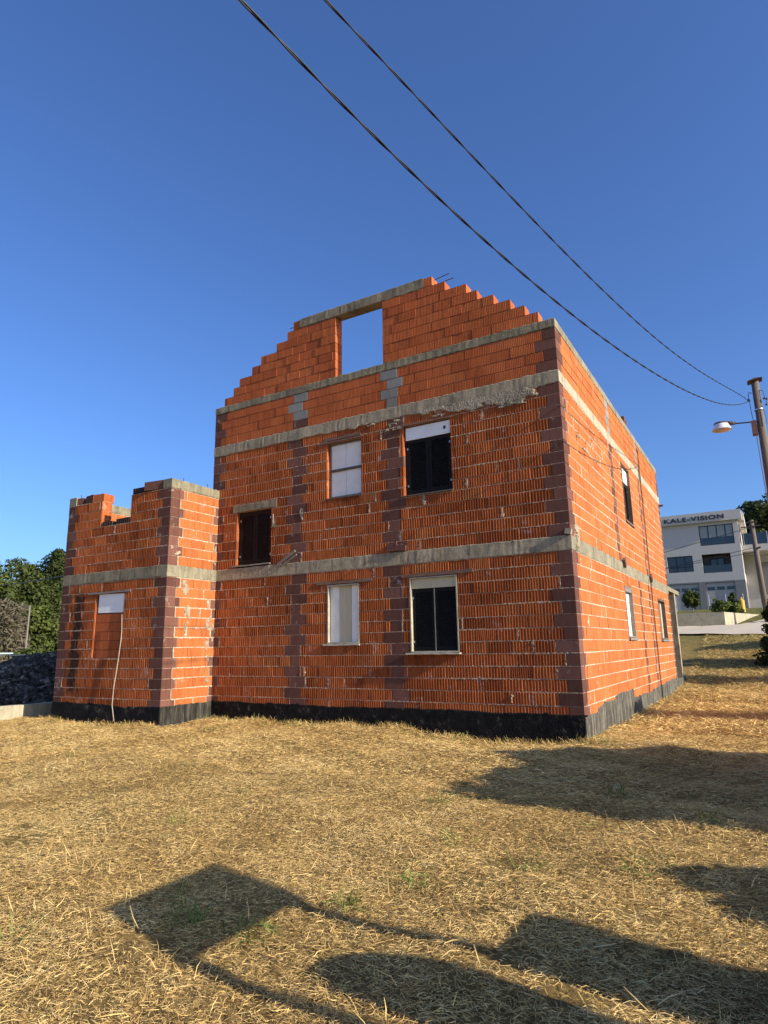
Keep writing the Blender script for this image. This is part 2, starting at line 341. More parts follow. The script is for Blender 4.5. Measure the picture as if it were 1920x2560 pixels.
def bed(mm, fr, z, a, b_, zt, s, vertical=False):
    """an irregular ribbon of squeezed mortar; horizontal at height z from a to b_, or vertical at u=a from b_ to zt"""
    st = 0.025
    if vertical: L0, L1 = b_, zt
    else: L0, L1 = a, b_
    n_ = max(2, int((L1 - L0) / st)); vs_ = []; ph = random.uniform(0, 50)
    amp = 0.55 + 0.45 * math.sin(ph)
    for k in range(n_ + 1):
        w = L0 + (L1 - L0) * k / n_
        g = 0.5 + 0.5 * math.sin(w * 1.7 + ph) * math.sin(w * 0.63 + 2 * ph)
        up = (0.006 + random.random() ** 2 * 0.014 * s) * (0.55 + g * 0.9); dn = (0.006 + random.random() ** 2 * 0.024 * s) * (0.5 + g * 1.1)
        pr = -0.0035 + 0.0075 * random.random() * (0.4 + g) * min(1.2, s)
        if vertical: prof = [(a - dn, -0.012), (a - dn * 0.6, pr), (a + up * 0.6, pr), (a + up, -0.012)]; vs_ += [P(fr, q, d, w) for q, d in prof]
        else: prof = [(z - dn, -0.012), (z - dn * 0.6, pr), (z + up * 0.6, pr), (z + up, -0.012)]; vs_ += [P(fr, w, d, q) for q, d in prof]
    fs = []
    for k in range(n_):
        for j in range(3): fs.append((k * 4 + j, (k + 1) * 4 + j, (k + 1) * 4 + j + 1, k * 4 + j + 1) if not vertical else (k * 4 + j, k * 4 + j + 1, (k + 1) * 4 + j + 1, (k + 1) * 4 + j))
    mm.add(vs_, fs)
def beam(name, fr, u0, u1, z0, z1, mat, thick=0.25, proud=0.004, rough=0.006, parent=None, lower=None, st=0.05, ends=True):
    """cast concrete with an uneven face and arrises"""
    mb = MB(); n_ = max(2, int((u1 - u0) / st)); vs_ = []; R_ = 7
    for k in range(n_ + 1):
        u = u0 + (u1 - u0) * k / n_; j = lambda a: random.uniform(-a, a)
        bot = z0 + (lower(u) if lower else 0) + j(rough); top = z1 + j(rough)
        pr = proud + j(0.0015)
        prof = [(-thick, z0), (pr - 0.006, bot), (pr, bot + 0.012), (pr + j(0.002), (bot + top) / 2), (pr, top - 0.012), (pr - 0.008, top), (-thick, z1)]
        vs_ += [P(fr, u, d, z) for d, z in prof]
    fs = [(k * R_ + q, (k + 1) * R_ + q, (k + 1) * R_ + (q + 1) % R_, k * R_ + (q + 1) % R_) for k in range(n_) for q in range(R_)]
    fs += [tuple(range(R_))[::-1], tuple(range(n_ * R_, n_ * R_ + R_))]
    mb.add(vs_, fs); return mb.build(name, mat, parent or house)
def rows(z0, z1, n_, u0, u1, start=0):
    h = (z1 - z0) / n_; return [(z0 + k * h, z0 + (k + 1) * h, u0, u1, start + k) for k in range(n_)]
Z1B, Z1T, Z3B, Z3T, ZBB, ZBT = 2.55, 2.79, 5.44, 5.66, 6.456, 6.62
LOWER = [(-0.09, 0.122, None)]
# ---- front wall
OPS_F = [(-7.24, -6.28, 2.80, 4.02), (-4.81, -4.0, 4.02, 5.18), (-4.82, -4.07, 1.13, 2.28), (-3.03, -2.05, 3.84, 5.2), (-2.98, -2.03, 0.95, 2.30)]
def fix_front(i, z):
    o = []
    lng = i % 2 == 0
    o.append((-0.375 if lng else -0.23, 0, 1)); o.append((-W, -W + (0.2 if lng else 0.36), 1))
    k1 = 1 if z < Z3B else 2
    o.append(((-5.86, -5.46, k1), (-5.71, -5.33, k1), (-5.71, -5.47, k1))[i % 2 if i % 5 else 2])
    o.append(((-3.53, -3.13, k1), (-3.38, -3.02, k1), (-3.39, -3.14, k1))[(i + 1) % 2 if i % 4 else 2])
    if z > Z3B and i == 0: o[2] = (-5.72, -5.33, 1)
    return o
courses = [(-0.09, 0.12, -W + 0.2, 0, 1)] + rows(0.12, Z1B, 12, -W + 0.2, 0, 2) + rows(Z1T, Z3B, 13, -W, 0, 2)
courses = [c_ if c_[0] > 2 else (c_[0], c_[1], -XJ, c_[3], c_[4]) for c_ in courses]
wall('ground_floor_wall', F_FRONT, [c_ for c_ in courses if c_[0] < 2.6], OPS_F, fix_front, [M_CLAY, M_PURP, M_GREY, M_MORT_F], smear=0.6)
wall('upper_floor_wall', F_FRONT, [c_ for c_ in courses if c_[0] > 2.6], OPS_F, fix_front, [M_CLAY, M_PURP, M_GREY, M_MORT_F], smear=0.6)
wall('attic_wall', F_FRONT, rows(Z3T, ZBB, 4, -W, 0), [], fix_front, [M_ATTIC, M_PURP, M_GREY, M_MORT_DK], pitch=0.032, dep=0.0022, smear=0.0)
SL = [-7.75, -7.48, -7.30, -6.93, -6.67, -6.21, -5.91, -5.74]; SR = [-0.27, -0.50, -0.76, -1.07, -1.39, -1.60, -2.04, -2.31]
gh = (8.19 - ZBT) / 8
gc = [(ZBT + k * gh, ZBT + (k + 1) * gh, SL[k], SR[k], k) for k in range(8)]
for gl, gr in ((-9, -4.61), (-3.45, 0)):
  wall('gable_wall', F_FRONT, [(c_[0], c_[1], max(gl, c_[2]), min(gr, c_[3]), c_[4]) for c_ in gc], [(-5.56, -2.50, 8.0, 8.4)], lambda i, z: [], [M_ATTIC, M_PURP, M_GREY, M_MORT_DK], pitch=0.032, dep=0.0022, smear=0.0, jit=0.005, thick=0.25)
# ---- right wall
OPS_R = [(5.25, 6.25, 3.87, 5.31), (4.27, 5.14, 1.17, 2.29), (9.1, 10.5, 1.14, 2.28)]
def fix_right(i, z):
    k1 = 1 if z < Z3B else 2
    e = 0.07 * (i % 2)
    return [(0.25, 0.25 + 0.13 * (i % 2), 1)] * (i % 2) + [(4.0 - 2 * e, 4.28 - e, k1) if z > Z1T else (6.22 - e, 6.5 - 2 * e, k1), (7.62 - e, 7.9 - 2 * e, k1), (D - 0.22 - e, D, 1)]
cr_ = [(-0.09, 0.12, 0.25, D, 1)] + rows(0.12, Z1B, 12, 0.25, D, 2) + rows(Z1T, Z3B, 13, 0.25, D, 2)
for sel in (lambda c_: c_[0] < 2.6, lambda c_: c_[0] > 2.6):
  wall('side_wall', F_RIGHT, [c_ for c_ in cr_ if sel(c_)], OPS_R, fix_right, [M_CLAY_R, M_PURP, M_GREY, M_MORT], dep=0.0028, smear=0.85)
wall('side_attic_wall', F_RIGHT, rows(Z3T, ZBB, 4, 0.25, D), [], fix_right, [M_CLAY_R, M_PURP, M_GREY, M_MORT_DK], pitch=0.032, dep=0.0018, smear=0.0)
# ---- hidden sides, plain
nof = lambda i, z: []
for rw in (rows(-0.09, Z1B, 13, 0.25, D), rows(Z1T, Z3B, 13, 0.25, D), rows(Z3T, ZBB, 4, 0.25, D)):
  wall('left_wall', F_LEFT, rw, [], nof, [M_CLAY, M_PURP, M_GREY, M_MORT], smear=0.0)
for rw in (rows(-0.09, Z1B, 13, -W + 0.25, -0.25), rows(Z1T, Z3B, 13, -W + 0.25, -0.25), rows(Z3T, ZBB, 4, -W + 0.25, -0.25)):
  wall('back_wall', F_BACK, rw, [], nof, [M_CLAY, M_PURP, M_GREY, M_MORT], smear=0.0)
# ---- concrete bands
lowf = lambda u: -0.02 * abs(math.sin(u * 3.1)) - 0.02 * abs(math.sin(u * 7.7 + 1)) * (1 if -5 < u < -0.4 else 0.3)
beam('concrete_band', F_FRONT, -XJ, -0.0, Z1B, Z1T, M_CONC, lower=lambda u: -0.008 * abs(math.sin(u * 5)), proud=0.006)
beam('concrete_band', F_RIGHT, 0.25, D, Z1B, Z1T, M_CONC_M, proud=0.006)
beam('concrete_band', F_FRONT, -W - 0.004, -0.0, Z3B, Z3T, M_CONC, lower=lowf, rough=0.010, proud=0.008)
beam('concrete_band', F_RIGHT, 0.25, D, Z3B, Z3T, M_CONC_L, lower=lambda u: -0.012 * abs(math.sin(u * 4)), rough=0.008, proud=0.008)
beam('ring_beam', F_FRONT, -W - 0.004, -0.0, ZBB, ZBT, M_CONC_D, proud=0.008, rough=0.009)
beam('ring_beam', F_RIGHT, 0.25, D, ZBB, ZBT, M_CONC_M, proud=0.008, rough=0.009)
beam('ring_beam', F_LEFT, 0.25, D, ZBB, ZBT, M_CONC_D, proud=0.004); beam('ring_beam', F_BACK, -W + 0.25, -0.25, ZBB, ZBT, M_CONC_D)
for zz in ((Z1B, Z1T), (Z3B, Z3T)):
    beam('concrete_band', F_LEFT, 0.25, D, *zz, M_CONC); beam('concrete_band', F_BACK, -W + 0.25, -0.25, *zz, M_CONC)
    mb = MB(); mb.box((-W + 0.26, 0.26, zz[0] + 0.02), (-0.26, D - 0.26, zz[1] - 0.02)); mb.build('floor_slab', M_CONC_D, house)
beam('gable_lintel', F_FRONT, -5.56, -2.50, 8.0, 8.21, M_CONC_D, rough=0.008, proud=0.006, lower=lambda u: -0.02 * abs(math.sin(u * 9)) * (u > -3.4))
# end faces of the front bands that show on the sunlit corner
for (a, b_) in ((Z1B, Z1T), (Z3B, Z3T), (ZBB, ZBT)):
    mb = MB(); mb.box((0.001, 0.004, a + 0.004), (0.0062, 0.25, b_ - 0.005)); mb.build('band_end', M_CONC_L if a > 5 and a < 6 else M_CONC_M, house)
# ---- concrete spilled below the upper band
def spill(fr, us, zs, zlim, thr, name='concrete_spill', seed=1, proud=0.012):
    r2 = np.random.default_rng(seed); du = 0.018; nu = int((us[1] - us[0]) / du); nz = int((zs[1] - zs[0]) / du)
    base = np.zeros((nz, nu))
    for sc_ in (2, 4, 8, 16):
        g = r2.normal(0, 1, (nz // sc_ + 3, nu // (sc_ * 2) + 3)); yi = np.linspace(0, g.shape[0] - 1.01, nz); xi = np.linspace(0, g.shape[1] - 1.01, nu)
        y0_ = yi.astype(int); x0_ = xi.astype(int); fy = (yi - y0_)[:, None]; fx = (xi - x0_)[None]
        base += ((g[y0_][:, x0_] * (1 - fx) + g[y0_][:, x0_ + 1] * fx) * (1 - fy) + (g[y0_ + 1][:, x0_] * (1 - fx) + g[y0_ + 1][:, x0_ + 1] * fx) * fy) * (0.22 * sc_ ** 0.35)
    zz = np.linspace(zs[0], zs[1], nz)[:, None]; uu = np.linspace(us[0], us[1], nu)[None]
    keep = base + zlim(uu, zz) > thr
    hgt = 0.004 + proud * np.clip((base + zlim(uu, zz) - thr) * 3, 0, 1) + r2.uniform(0, 0.005, base.shape)
    lab = np.zeros(keep.shape, int); comps = []
    for k0 in range(nz):
        for j0 in range(nu):
            if keep[k0, j0] and not lab[k0, j0]:
                st_ = [(k0, j0)]; lab[k0, j0] = len(comps) + 1; cells = []
                while st_:
                    k, j = st_.pop(); cells.append((k, j))
                    for k2, j2 in ((k + 1, j), (k - 1, j), (k, j + 1), (k, j - 1)):
                        if 0 <= k2 < nz and 0 <= j2 < nu and keep[k2, j2] and not lab[k2, j2]: lab[k2, j2] = lab[k0, j0]; st_.append((k2, j2))
                comps.append(cells)
    for cells in comps:
        if len(cells) < 9: continue
        mb = MB()
        for k, j in cells:
            a, b_ = us[0] + j * du, zs[0] + k * du
            h_ = [hgt[k, j]] * 4; kk, jj = min(k + 1, nz - 1), min(j + 1, nu - 1)
            h_[1] = hgt[k, jj] if keep[k, jj] else -0.004; h_[3] = hgt[kk, j] if keep[kk, j] else -0.004; h_[2] = hgt[kk, jj] if keep[kk, jj] and keep[k, jj] and keep[kk, j] else -0.004
            mb.add([P(fr, a, h_[0], b_), P(fr, a + du, h_[1], b_), P(fr, a + du, h_[2], b_ + du), P(fr, a, h_[3], b_ + du)], [(0, 1, 2, 3)])
            if j == 0 or not keep[k, j - 1]: mb.add([P(fr, a, h_[0], b_), P(fr, a, h_[3], b_ + du), P(fr, a - 0.006, -0.01, b_ + du), P(fr, a - 0.006, -0.01, b_)], [(0, 1, 2, 3)])
            if k == 0 or not keep[k - 1, j]: mb.add([P(fr, a, h_[0], b_), P(fr, a, -0.01, b_ - 0.006), P(fr, a + du, -0.01, b_ - 0.006), P(fr, a + du, h_[1], b_)], [(0, 1, 2, 3)])
        mb.build(name, M_SPILL, house)
def zl1(u, z):
    c_ = np.interp(u, [-4.3, -3.6, -3.05, -3.0, -2.1, -2.0, -1.5, -0.9, -0.45, -0.25], [5.47, 5.36, 5.25, 5.33, 5.33, 5.30, 5.26, 5.24, 5.30, 5.47])
    return (z - c_) * 6.5
spill(F_FRONT, (-4.3, -0.25), (5.18, 5.45), zl1, 0.0, seed=3)
for k, (a, b_, r, s) in enumerate([(-2.65, -2.52, 3.62, 3.83), (-6.22, -6.13, 3.2, 4.0), (-5.5, -5.40, 3.5, 3.9), (-1.15, -1.08, 0.15, 0.4)]):
    spill(F_FRONT, (a, b_), (r, s), lambda u, z: 0 * u * z - 0.15, 0.0, seed=20 + k, proud=0.006)
for k, (a, b_, r, s) in enumerate([(-0.25, -0.02, 0.4, 2.0), (-0.25, -0.02, 2.9, 3.6), (-1.3, -0.95, 2.9, 3.3), (-0.95, -0.7, 1.4, 2.5), (-0.5, -0.4, 1.6, 1.9)]):
    spill(F_ANXR, (a, b_), (r, s), lambda u, z: 0 * u * z - 0.45, 0.0, seed=40 + k, proud=0.006)
spill(F_RIGHT, (0.7, 3.4), (4.6, 5.1), lambda u, z: 0 * u * z - 0.65, 0.0, seed=61, proud=0.006)
spill(F_RIGHT, (0.27, 0.5), (2.55, 3.0), lambda u, z: (z - 2.75) * 2 - 0.1, 0.0, seed=62, proud=0.02)
mb = MB(); mb.obox((-0.03, -0.012, 2.845), (0.05, 0.04, 0.045), Matrix.Rotation(0.2, 3, 'Y')); mb.build('mortar_lump', M_CONC, house)

# ---- plinth
def sheet(name, fr, pts, zb, mat, d=0.012, back=-0.24):
    """pts: top profile (u, z); a thick sheet down to zb with a slightly buckled face"""
    mb = MB(); us = [];
    for (a, za), (b_, zb_) in zip(pts[:-1], pts[1:]):
        n_ = max(1, int((b_ - a) / 0.06))
        us += [(a + (b_ - a) * k / n_, za + (zb_ - za) * k / n_) for k in range(n_)]
    us.append(pts[-1]); R_ = 6; vs_ = []
    for u, z in us:
        z = z + random.uniform(-0.008, 0.008) + 0.012 * math.sin(u * 3.7) * math.sin(u * 1.3 + 1) + (0.02 if random.random() < 0.06 else 0); w = d + 0.006 * math.sin(u * 2.1) + random.uniform(-0.0012, 0.0012)
        vs_ += [P(fr, u, back, zb), P(fr, u, w, zb), P(fr, u, w + random.uniform(-0.0015, 0.0015), (zb + z) / 2), P(fr, u, w * 0.6 + 0.004, z - 0.02), P(fr, u, 0.002, z), P(fr, u, back, z - 0.03)]
    fs = [(k * R_ + q, (k + 1) * R_ + q, (k + 1) * R_ + (q + 1) % R_, k * R_ + (q + 1) % R_) for k in range(len(us) - 1) for q in range(R_)]
    fs += [tuple(range(R_))[::-1], tuple(range((len(us) - 1) * R_, len(us) * R_))]
    mb.add(vs_, fs); return mb.build(name, mat, house)
sheet('plinth', F_FRONT, [(-XJ, 0), (-6, 0.005), (-5.2, 0.0), (-4.8, -0.03), (-4.45, -0.03), (-4.3, 0.0), (-3, 0.005), (-1.5, -0.01), (0.0, 0.0)], -0.95, M_BIT)
sheet('plinth', F_RIGHT, [(0.0, -0.03), (0.12, -0.04), (0.84, -0.045), (0.95, 0.03), (1.5, 0.07), (2.36, 0.07), (2.37, 0.125), (4.14, 0.13), (4.15, -0.04), (6.78, -0.08), (6.79, -0.03), (9, -0.02), (9.05, 0.015), (D, 0.02)], -0.95, M_BIT_G)
sheet('plinth', F_ANX, [(-XJ - WA, 0.01), (-10, 0.0), (-8.8, -0.03), (-XJ, 0.0)], -0.95, M_BIT)
sheet('plinth', F_ANXR, [(-PA, 0.0), (0.0, 0.005)], -0.95, M_BIT_A, back=-0.1)
sheet('plinth', F_LEFT, [(0.2, 0), (D, 0)], -0.95, M_BIT); sheet('plinth', F_BACK, [(-W, 0), (0, 0)], -0.95, M_BIT)
sheet('plinth', F_ANXL, [(-PA + 0.1, 0), (3, 0)], -0.95, M_BIT)

# ---- annex
OPS_A = [(-10.03, -9.09, 0.92, 2.29), (-10.05, -9.08, 3.81, 4.5)]
def fix_anx(i, z):
    lng = i % 2 == 0; return [(-XJ - (0.25 if lng else 0.38), -XJ, 1), (-XJ - WA, -XJ - WA + (0.36 if lng else 0.25), 1)]
ca = [(-0.09, 0.12, -XJ - WA, -XJ, 1)] + rows(0.12, Z1B, 12, -XJ - WA, -XJ, 2) + rows(Z1T, 4.41, 8, -XJ - WA, -XJ, 2)
for sel in (lambda c_: c_[0] < 2.6, lambda c_: c_[0] > 2.6):
  wall('annex_front_wall', F_ANX, [c_ for c_ in ca if sel(c_)], OPS_A, fix_anx, [M_CLAY_A, M_PURP, M_GREY, M_MORT_F], smear=0.65)
fixr = lambda i, z: [(-PA + 0.25, -PA + (0.36 if i % 2 else 0.27), 1), (-0.1 - 0.05 * (i % 2), 0, 1)] if i % 3 else [(-PA + 0.25, -PA + (0.36 if i % 2 else 0.27), 1)]
car = [(-0.09, 0.12, -PA + 0.25, 0, 1)] + rows(0.12, Z1B, 12, -PA + 0.25, 0, 2) + rows(Z1T, 4.41, 8, -PA + 0.25, 0, 2)
for sel in (lambda c_: c_[0] < 2.6, lambda c_: c_[0] > 2.6):
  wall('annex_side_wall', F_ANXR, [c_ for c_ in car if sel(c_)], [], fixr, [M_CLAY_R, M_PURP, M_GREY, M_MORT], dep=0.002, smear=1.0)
for rw in (rows(-0.09, Z1B, 13, -PA + 0.25, 3), rows(Z1T, 4.41, 8, -PA + 0.25, 3)):
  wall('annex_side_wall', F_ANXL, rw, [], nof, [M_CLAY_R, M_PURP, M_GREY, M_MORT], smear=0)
mb = MB(); mb.box((-XJ - WA + 0.01, 2.76, -0.4), (-W - 0.01, 3.0, 4.41)); mb.build('annex_back_wall', M_CLAY_A, house)
beam('concrete_band', F_ANX, -XJ - WA, -XJ, Z1B, Z1T, M_CONC_D, proud=0.006, rough=0.008)
beam('concrete_band', F_ANXR, -PA + 0.25, 0, Z1B, Z1T, M_CONC_M, proud=0.006, rough=0.008)
mb = MB(); mb.box((-XJ + 0.001, -PA + 0.004, Z1B + 0.003), (-XJ + 0.0062, -PA + 0.25, Z1T - 0.003)); mb.build('band_end', M_CONC_M, house)
beam('ring_beam', F_ANXR, -PA - 0.0, 0, 4.415, 4.61, M_CONC_M, proud=0.008, rough=0.010)
beam('ring_beam', F_ANXL, -PA - 0.0, 3, 4.415, 4.61, M_CONC_M, proud=0.004, rough=0.008)
beam('concrete_band', F_ANXL, -PA + 0.25, 3, Z1B, Z1T, M_CONC)
mb = MB()
for k in range(5):
    za, zb_ = 0.92 + k * 0.19, 0.92 + (k + 1) * 0.19 - 0.008
    cuts = [-10.02, -9.55 + 0.0 * k, -9.1] if k in (0, 1, 2, 4) else [-10.02, -9.1]
    for a, b_ in zip(cuts[:-1], cuts[1:]): block(mb, F_ANX, a + 0.003, b_ - 0.003, za, zb_, 0, random.uniform(0.3, 0.9), 0.036, 0.0025 if random.random() < 0.6 else 0.0, 0.2, -0.035)
mb.build('infill_blocks', [M_ATTIC, M_PURP], house)

# ---- rebar stubs, canopy, column
def rod(pts, r=0.008):
    mb = MB(); mb.tube(pts, r, 6); mb.build('rebar', M_RUST, house)
for (x, y, z, h_) in ((-XJ - 0.12, -0.95, 4.6, 0.12), (-XJ - 0.12, -0.25, 4.6, 0.14), (-11.1, -1.2, 4.6, 0.12)): rod([(x, y, z - 0.05), (x + 0.01, y, z + h_ * 0.6), (x - 0.01, y + 0.01, z + h_)])
rod([(-2.45, 0.1, 8.13), (-1.98, 0.1, 8.19)]); rod([(-2.45, 0.15, 8.06), (-1.9, 0.14, 8.09)]); rod([(-5.5, 0.1, 8.1), (-5.92, 0.1, 8.13)]); rod([(-5.5, 0.15, 8.07), (-5.88, 0.16, 8.08)])
mb = MB(); mb.box((-W, D + 0.01, 2.66), (0.0, 14.5, 2.80)); mb.build('canopy', M_CONC_D, house)
for x in (-0.32, -W + 0.02):
    mb = MB(); mb.box((x, 13.2, -0.9), (x + 0.3, 13.45, 2.66)); mb.build('column', M_CONC, house)
mb = MB(); mb.box((-W, D + 0.01, -0.9), (0.0, 14.6, -0.04)); mb.build('terrace_slab', M_BIT_G, house)
mb = MB(); mb.obox((0.02, D - 0.05, 5.38), (0.10, 0.09, 0.03), Matrix.Rotation(0.2, 3, 'X')); mb.build('metal_flashing', M_RUST, house)

# ---- windows
def shutter_leaf(fr, u0, u1, z0, z1, d, mat, parent, hinge):
    mb = MB(); fw = 0.055; th = 0.035
    def bx(a, b_, r, s, d0, d1): mb.add([P(fr, u, dd, z) for z in (r, s) for u, dd in ((a, d1), (b_, d1), (b_, d0), (a, d0))], [(0, 3, 2, 1), (4, 5, 6, 7), (0, 1, 5, 4), (1, 2, 6, 5), (2, 3, 7, 6), (3, 0, 4, 7)])
    bx(u0, u0 + fw, z0, z1, d - th, d); bx(u1 - fw, u1, z0, z1, d - th, d); bx(u0 + fw, u1 - fw, z0, z0 + fw * 1.2, d - th, d); bx(u0 + fw, u1 - fw, z1 - fw * 1.2, z1, d - th, d)
    n_ = int((z1 - z0 - 2.4 * fw) / 0.036); h_ = (z1 - z0 - 2.4 * fw) / n_
    for k in range(n_):
        zz = z0 + 1.2 * fw + k * h_
        mb.add([P(fr, u, dd, z) for u in (u0 + fw, u1 - fw) for dd, z in ((d - 0.006, zz + 0.002), (d - 0.002, zz + 0.007), (d - 0.026, zz + h_ + 0.006), (d - 0.031, zz + h_ + 0.001))],
               [(0, 1, 5, 4), (1, 2, 6, 5), (2, 3, 7, 6), (3, 0, 4, 7)])
    o = mb.build('shutter', mat, parent)
    for zz in (z0 + 0.16, z1 - 0.16):
        mh = MB()
        u = u0 + 0.01 if hinge < 0 else u1 - 0.01
        mh.add([P(fr, u + a, dd, zz + q) for q in (-0.02, 0.02) for a, dd in ((-0.012, d + 0.008), (0.012, d + 0.008), (0.012, d - 0.01), (-0.012, d - 0.01))], [(0, 3, 2, 1), (4, 5, 6, 7), (0, 1, 5, 4), (1, 2, 6, 5), (2, 3, 7, 6), (3, 0, 4, 7)])
        mh.build('hinge', M_METAL, o)
    return o
def fbox(mb, fr, a, b_, r, s, d0, d1, mi=0):
    mb.add([P(fr, u, dd, z) for z in (r, s) for u, dd in ((a, d1), (b_, d1), (b_, d0), (a, d0))], [(0, 3, 2, 1), (4, 5, 6, 7), (0, 1, 5, 4), (1, 2, 6, 5), (2, 3, 7, 6), (3, 0, 4, 7)], mi)
def part(name, fr, a, b_, r, s, d0, d1, mat, parent):
    mb = MB(); fbox(mb, fr, a, b_, r, s, d0, d1); return mb.build(name, mat, parent)
def window(fr, u0, u1, z0, z1, rec, fmat, fw=0.025, fd=0.06, frame_out=None):
    mb = MB(); d0 = -rec - fd; d1 = -rec + 0.012 if frame_out is None else frame_out
    fbox(mb, fr, u0, u0 + fw, z0, z1, d0, d1); fbox(mb, fr, u1 - fw, u1, z0, z1, d0, d1)
    fbox(mb, fr, u0 + fw, u1 - fw, z0, z0 + fw, d0, d1); fbox(mb, fr, u0 + fw, u1 - fw, z1 - fw, z1, d0, d1)
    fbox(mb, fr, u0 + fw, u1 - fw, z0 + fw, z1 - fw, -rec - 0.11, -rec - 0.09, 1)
    return mb.build('window', [fmat, M_BLACK], house)
def pair(fr, u0, u1, z0, z1, rec, mat, w, mull=None):
    mid = (u0 + u1) / 2
    shutter_leaf(fr, u0, mid - 0.004, z0, z1, -rec, mat, w, -1); shutter_leaf(fr, mid + 0.004, u1, z0, z1, -rec, mat, w, 1)
    if mull: part('mullion', fr, mid - 0.008, mid + 0.008, z0, z1, -rec, -rec + 0.012, mull, w)
def plank(name, fr, a, b_, z, h_, d0, d1, mat, tilt=0.0, parent=None):
    mb = MB(); n_ = 8; vs_ = []
    for k in range(n_ + 1):
        u = a + (b_ - a) * k / n_; zz = z + tilt * (k / n_ - 0.5) + random.uniform(-0.004, 0.004)
        vs_ += [P(fr, u, d0, zz), P(fr, u, d1, zz), P(fr, u, d1 - 0.003, zz + h_), P(fr, u, d0, zz + h_)]
    fs = [(k * 4 + q, (k + 1) * 4 + q, (k + 1) * 4 + (q + 1) % 4, k * 4 + (q + 1) % 4) for k in range(n_) for q in range(4)] + [(3, 2, 1, 0), (n_ * 4, n_ * 4 + 1, n_ * 4 + 2, n_ * 4 + 3)]
    mb.add(vs_, fs); return mb.build(name, mat, parent or house)
# brown shutter window beside the annex
w = window(F_FRONT, -7.22, -6.29, 2.85, 4.015, 0.075, M_SHUT_B); pair(F_FRONT, -7.19, -6.32, 2.88, 3.99, 0.06, M_SHUT_B, w)
plank('sill', F_FRONT, -7.36, -6.27, 2.815, 0.03, -0.2, 0.03, M_WOOD_G, 0.0, w)
beam('lintel', F_FRONT, -7.37, -6.13, 4.025, 4.19, M_CONC_D, thick=0.2, proud=0.007, rough=0.006)
mb = MB(); mb.obox((-5.83, -0.022, 2.90), (0.26, 0.014, 0.026), Matrix.Rotation(-0.50, 3, 'Y')); mb.obox((-5.74, -0.03, 2.845), (0.21, 0.011, 0.017), Matrix.Rotation(-0.48, 3, 'Y')); mb.build('timber_stub', M_WOOD_G, house)
mb = MB(); mb.obox((-3.22, -0.018, 2.86), (0.2, 0.02, 0.05), Matrix.Rotation(0.06, 3, 'Y')); mb.obox((-3.3, -0.012, 2.93), (0.09, 0.02, 0.04), Matrix.Rotation(-0.2, 3, 'Y')); mb.build('timber_stub', M_PURP, house)
for (yy, zz) in ((4.35, 2.78), (8.0, 2.74)):
    mb = MB(); mb.obox((0.035, yy, zz), (0.035, 0.08, 0.09), Matrix.Rotation(0.5, 3, 'X')); mb.build('timber_stub', M_WOOD, house)
# upper boarded window, four panes
w = window(F_FRONT, -4.79, -4.005, 4.03, 5.165, 0.085, M_WOOD_G, fw=0.03)
part('board', F_FRONT, -4.765, -4.415, 4.05, 4.58, -0.17, -0.088, M_BOARD, w); part('board', F_FRONT, -4.405, -4.03, 4.05, 4.58, -0.17, -0.086, M_BOARD, w)
part('board', F_FRONT, -4.765, -4.415, 4.62, 5.15, -0.17, -0.089, M_BOARD, w); part('board', F_FRONT, -4.405, -4.03, 4.62, 5.15, -0.17, -0.087, M_BOARD, w)
part('crossbar', F_FRONT, -4.77, -4.02, 4.575, 4.625, -0.17, -0.06, M_FRAME_D, w)
plank('sill', F_FRONT, -4.84, -3.98, 3.995, 0.025, -0.2, 0.012, M_FRAME_D, 0.0, w)
plank('lintel', F_FRONT, -5.0, -3.95, 5.185, 0.03, -0.1, 0.012, M_WOOD)
plank('lintel', F_FRONT, -4.9, -4.0, 5.235, 0.06, -0.1, 0.010, M_WOOD)
# lower boarded window, three strips
w = window(F_FRONT, -4.81, -4.075, 1.14, 2.27, 0.07, M_FRAME, fw=0.028, frame_out=0.004)
part('board', F_FRONT, -4.78, -4.57, 1.17, 2.24, -0.16, -0.072, M_BOARD, w); part('board', F_FRONT, -4.565, -4.285, 1.17, 2.24, -0.16, -0.066, M_BOARD_B, w); part('board', F_FRONT, -4.28, -4.105, 1.17, 2.24, -0.16, -0.071, M_WHITE, w)
plank('sill', F_FRONT, -4.90, -4.06, 1.105, 0.03, -0.2, 0.028, M_FRAME, 0.0, w)
plank('lintel', F_FRONT, -5.08, -3.78, 2.285, 0.055, -0.1, 0.014, M_WOOD, 0.0)
# upper black shutters
w = window(F_FRONT, -3.015, -2.06, 3.85, 5.19, 0.075, M_SHUT); pair(F_FRONT, -2.985, -2.08, 3.87, 4.92, 0.065, M_SHUT, w)
part('roller_box', F_FRONT, -3.0, -2.065, 4.925, 5.175, -0.2, -0.045, M_WHITE, w)
mb = MB(); mb.obox((-2.18, 0.0435, 5.05), (0.022, 0.002, 0.03), Matrix.Identity(3)); mb.build('cable_hole', M_BLACK, w)
plank('sill', F_FRONT, -3.08, -2.03, 3.815, 0.022, -0.2, 0.03, M_FRAME_D, 0.0, w)
plank('lintel', F_FRONT, -3.06, -2.02, 5.205, 0.03, -0.1, 0.018, M_WOOD)
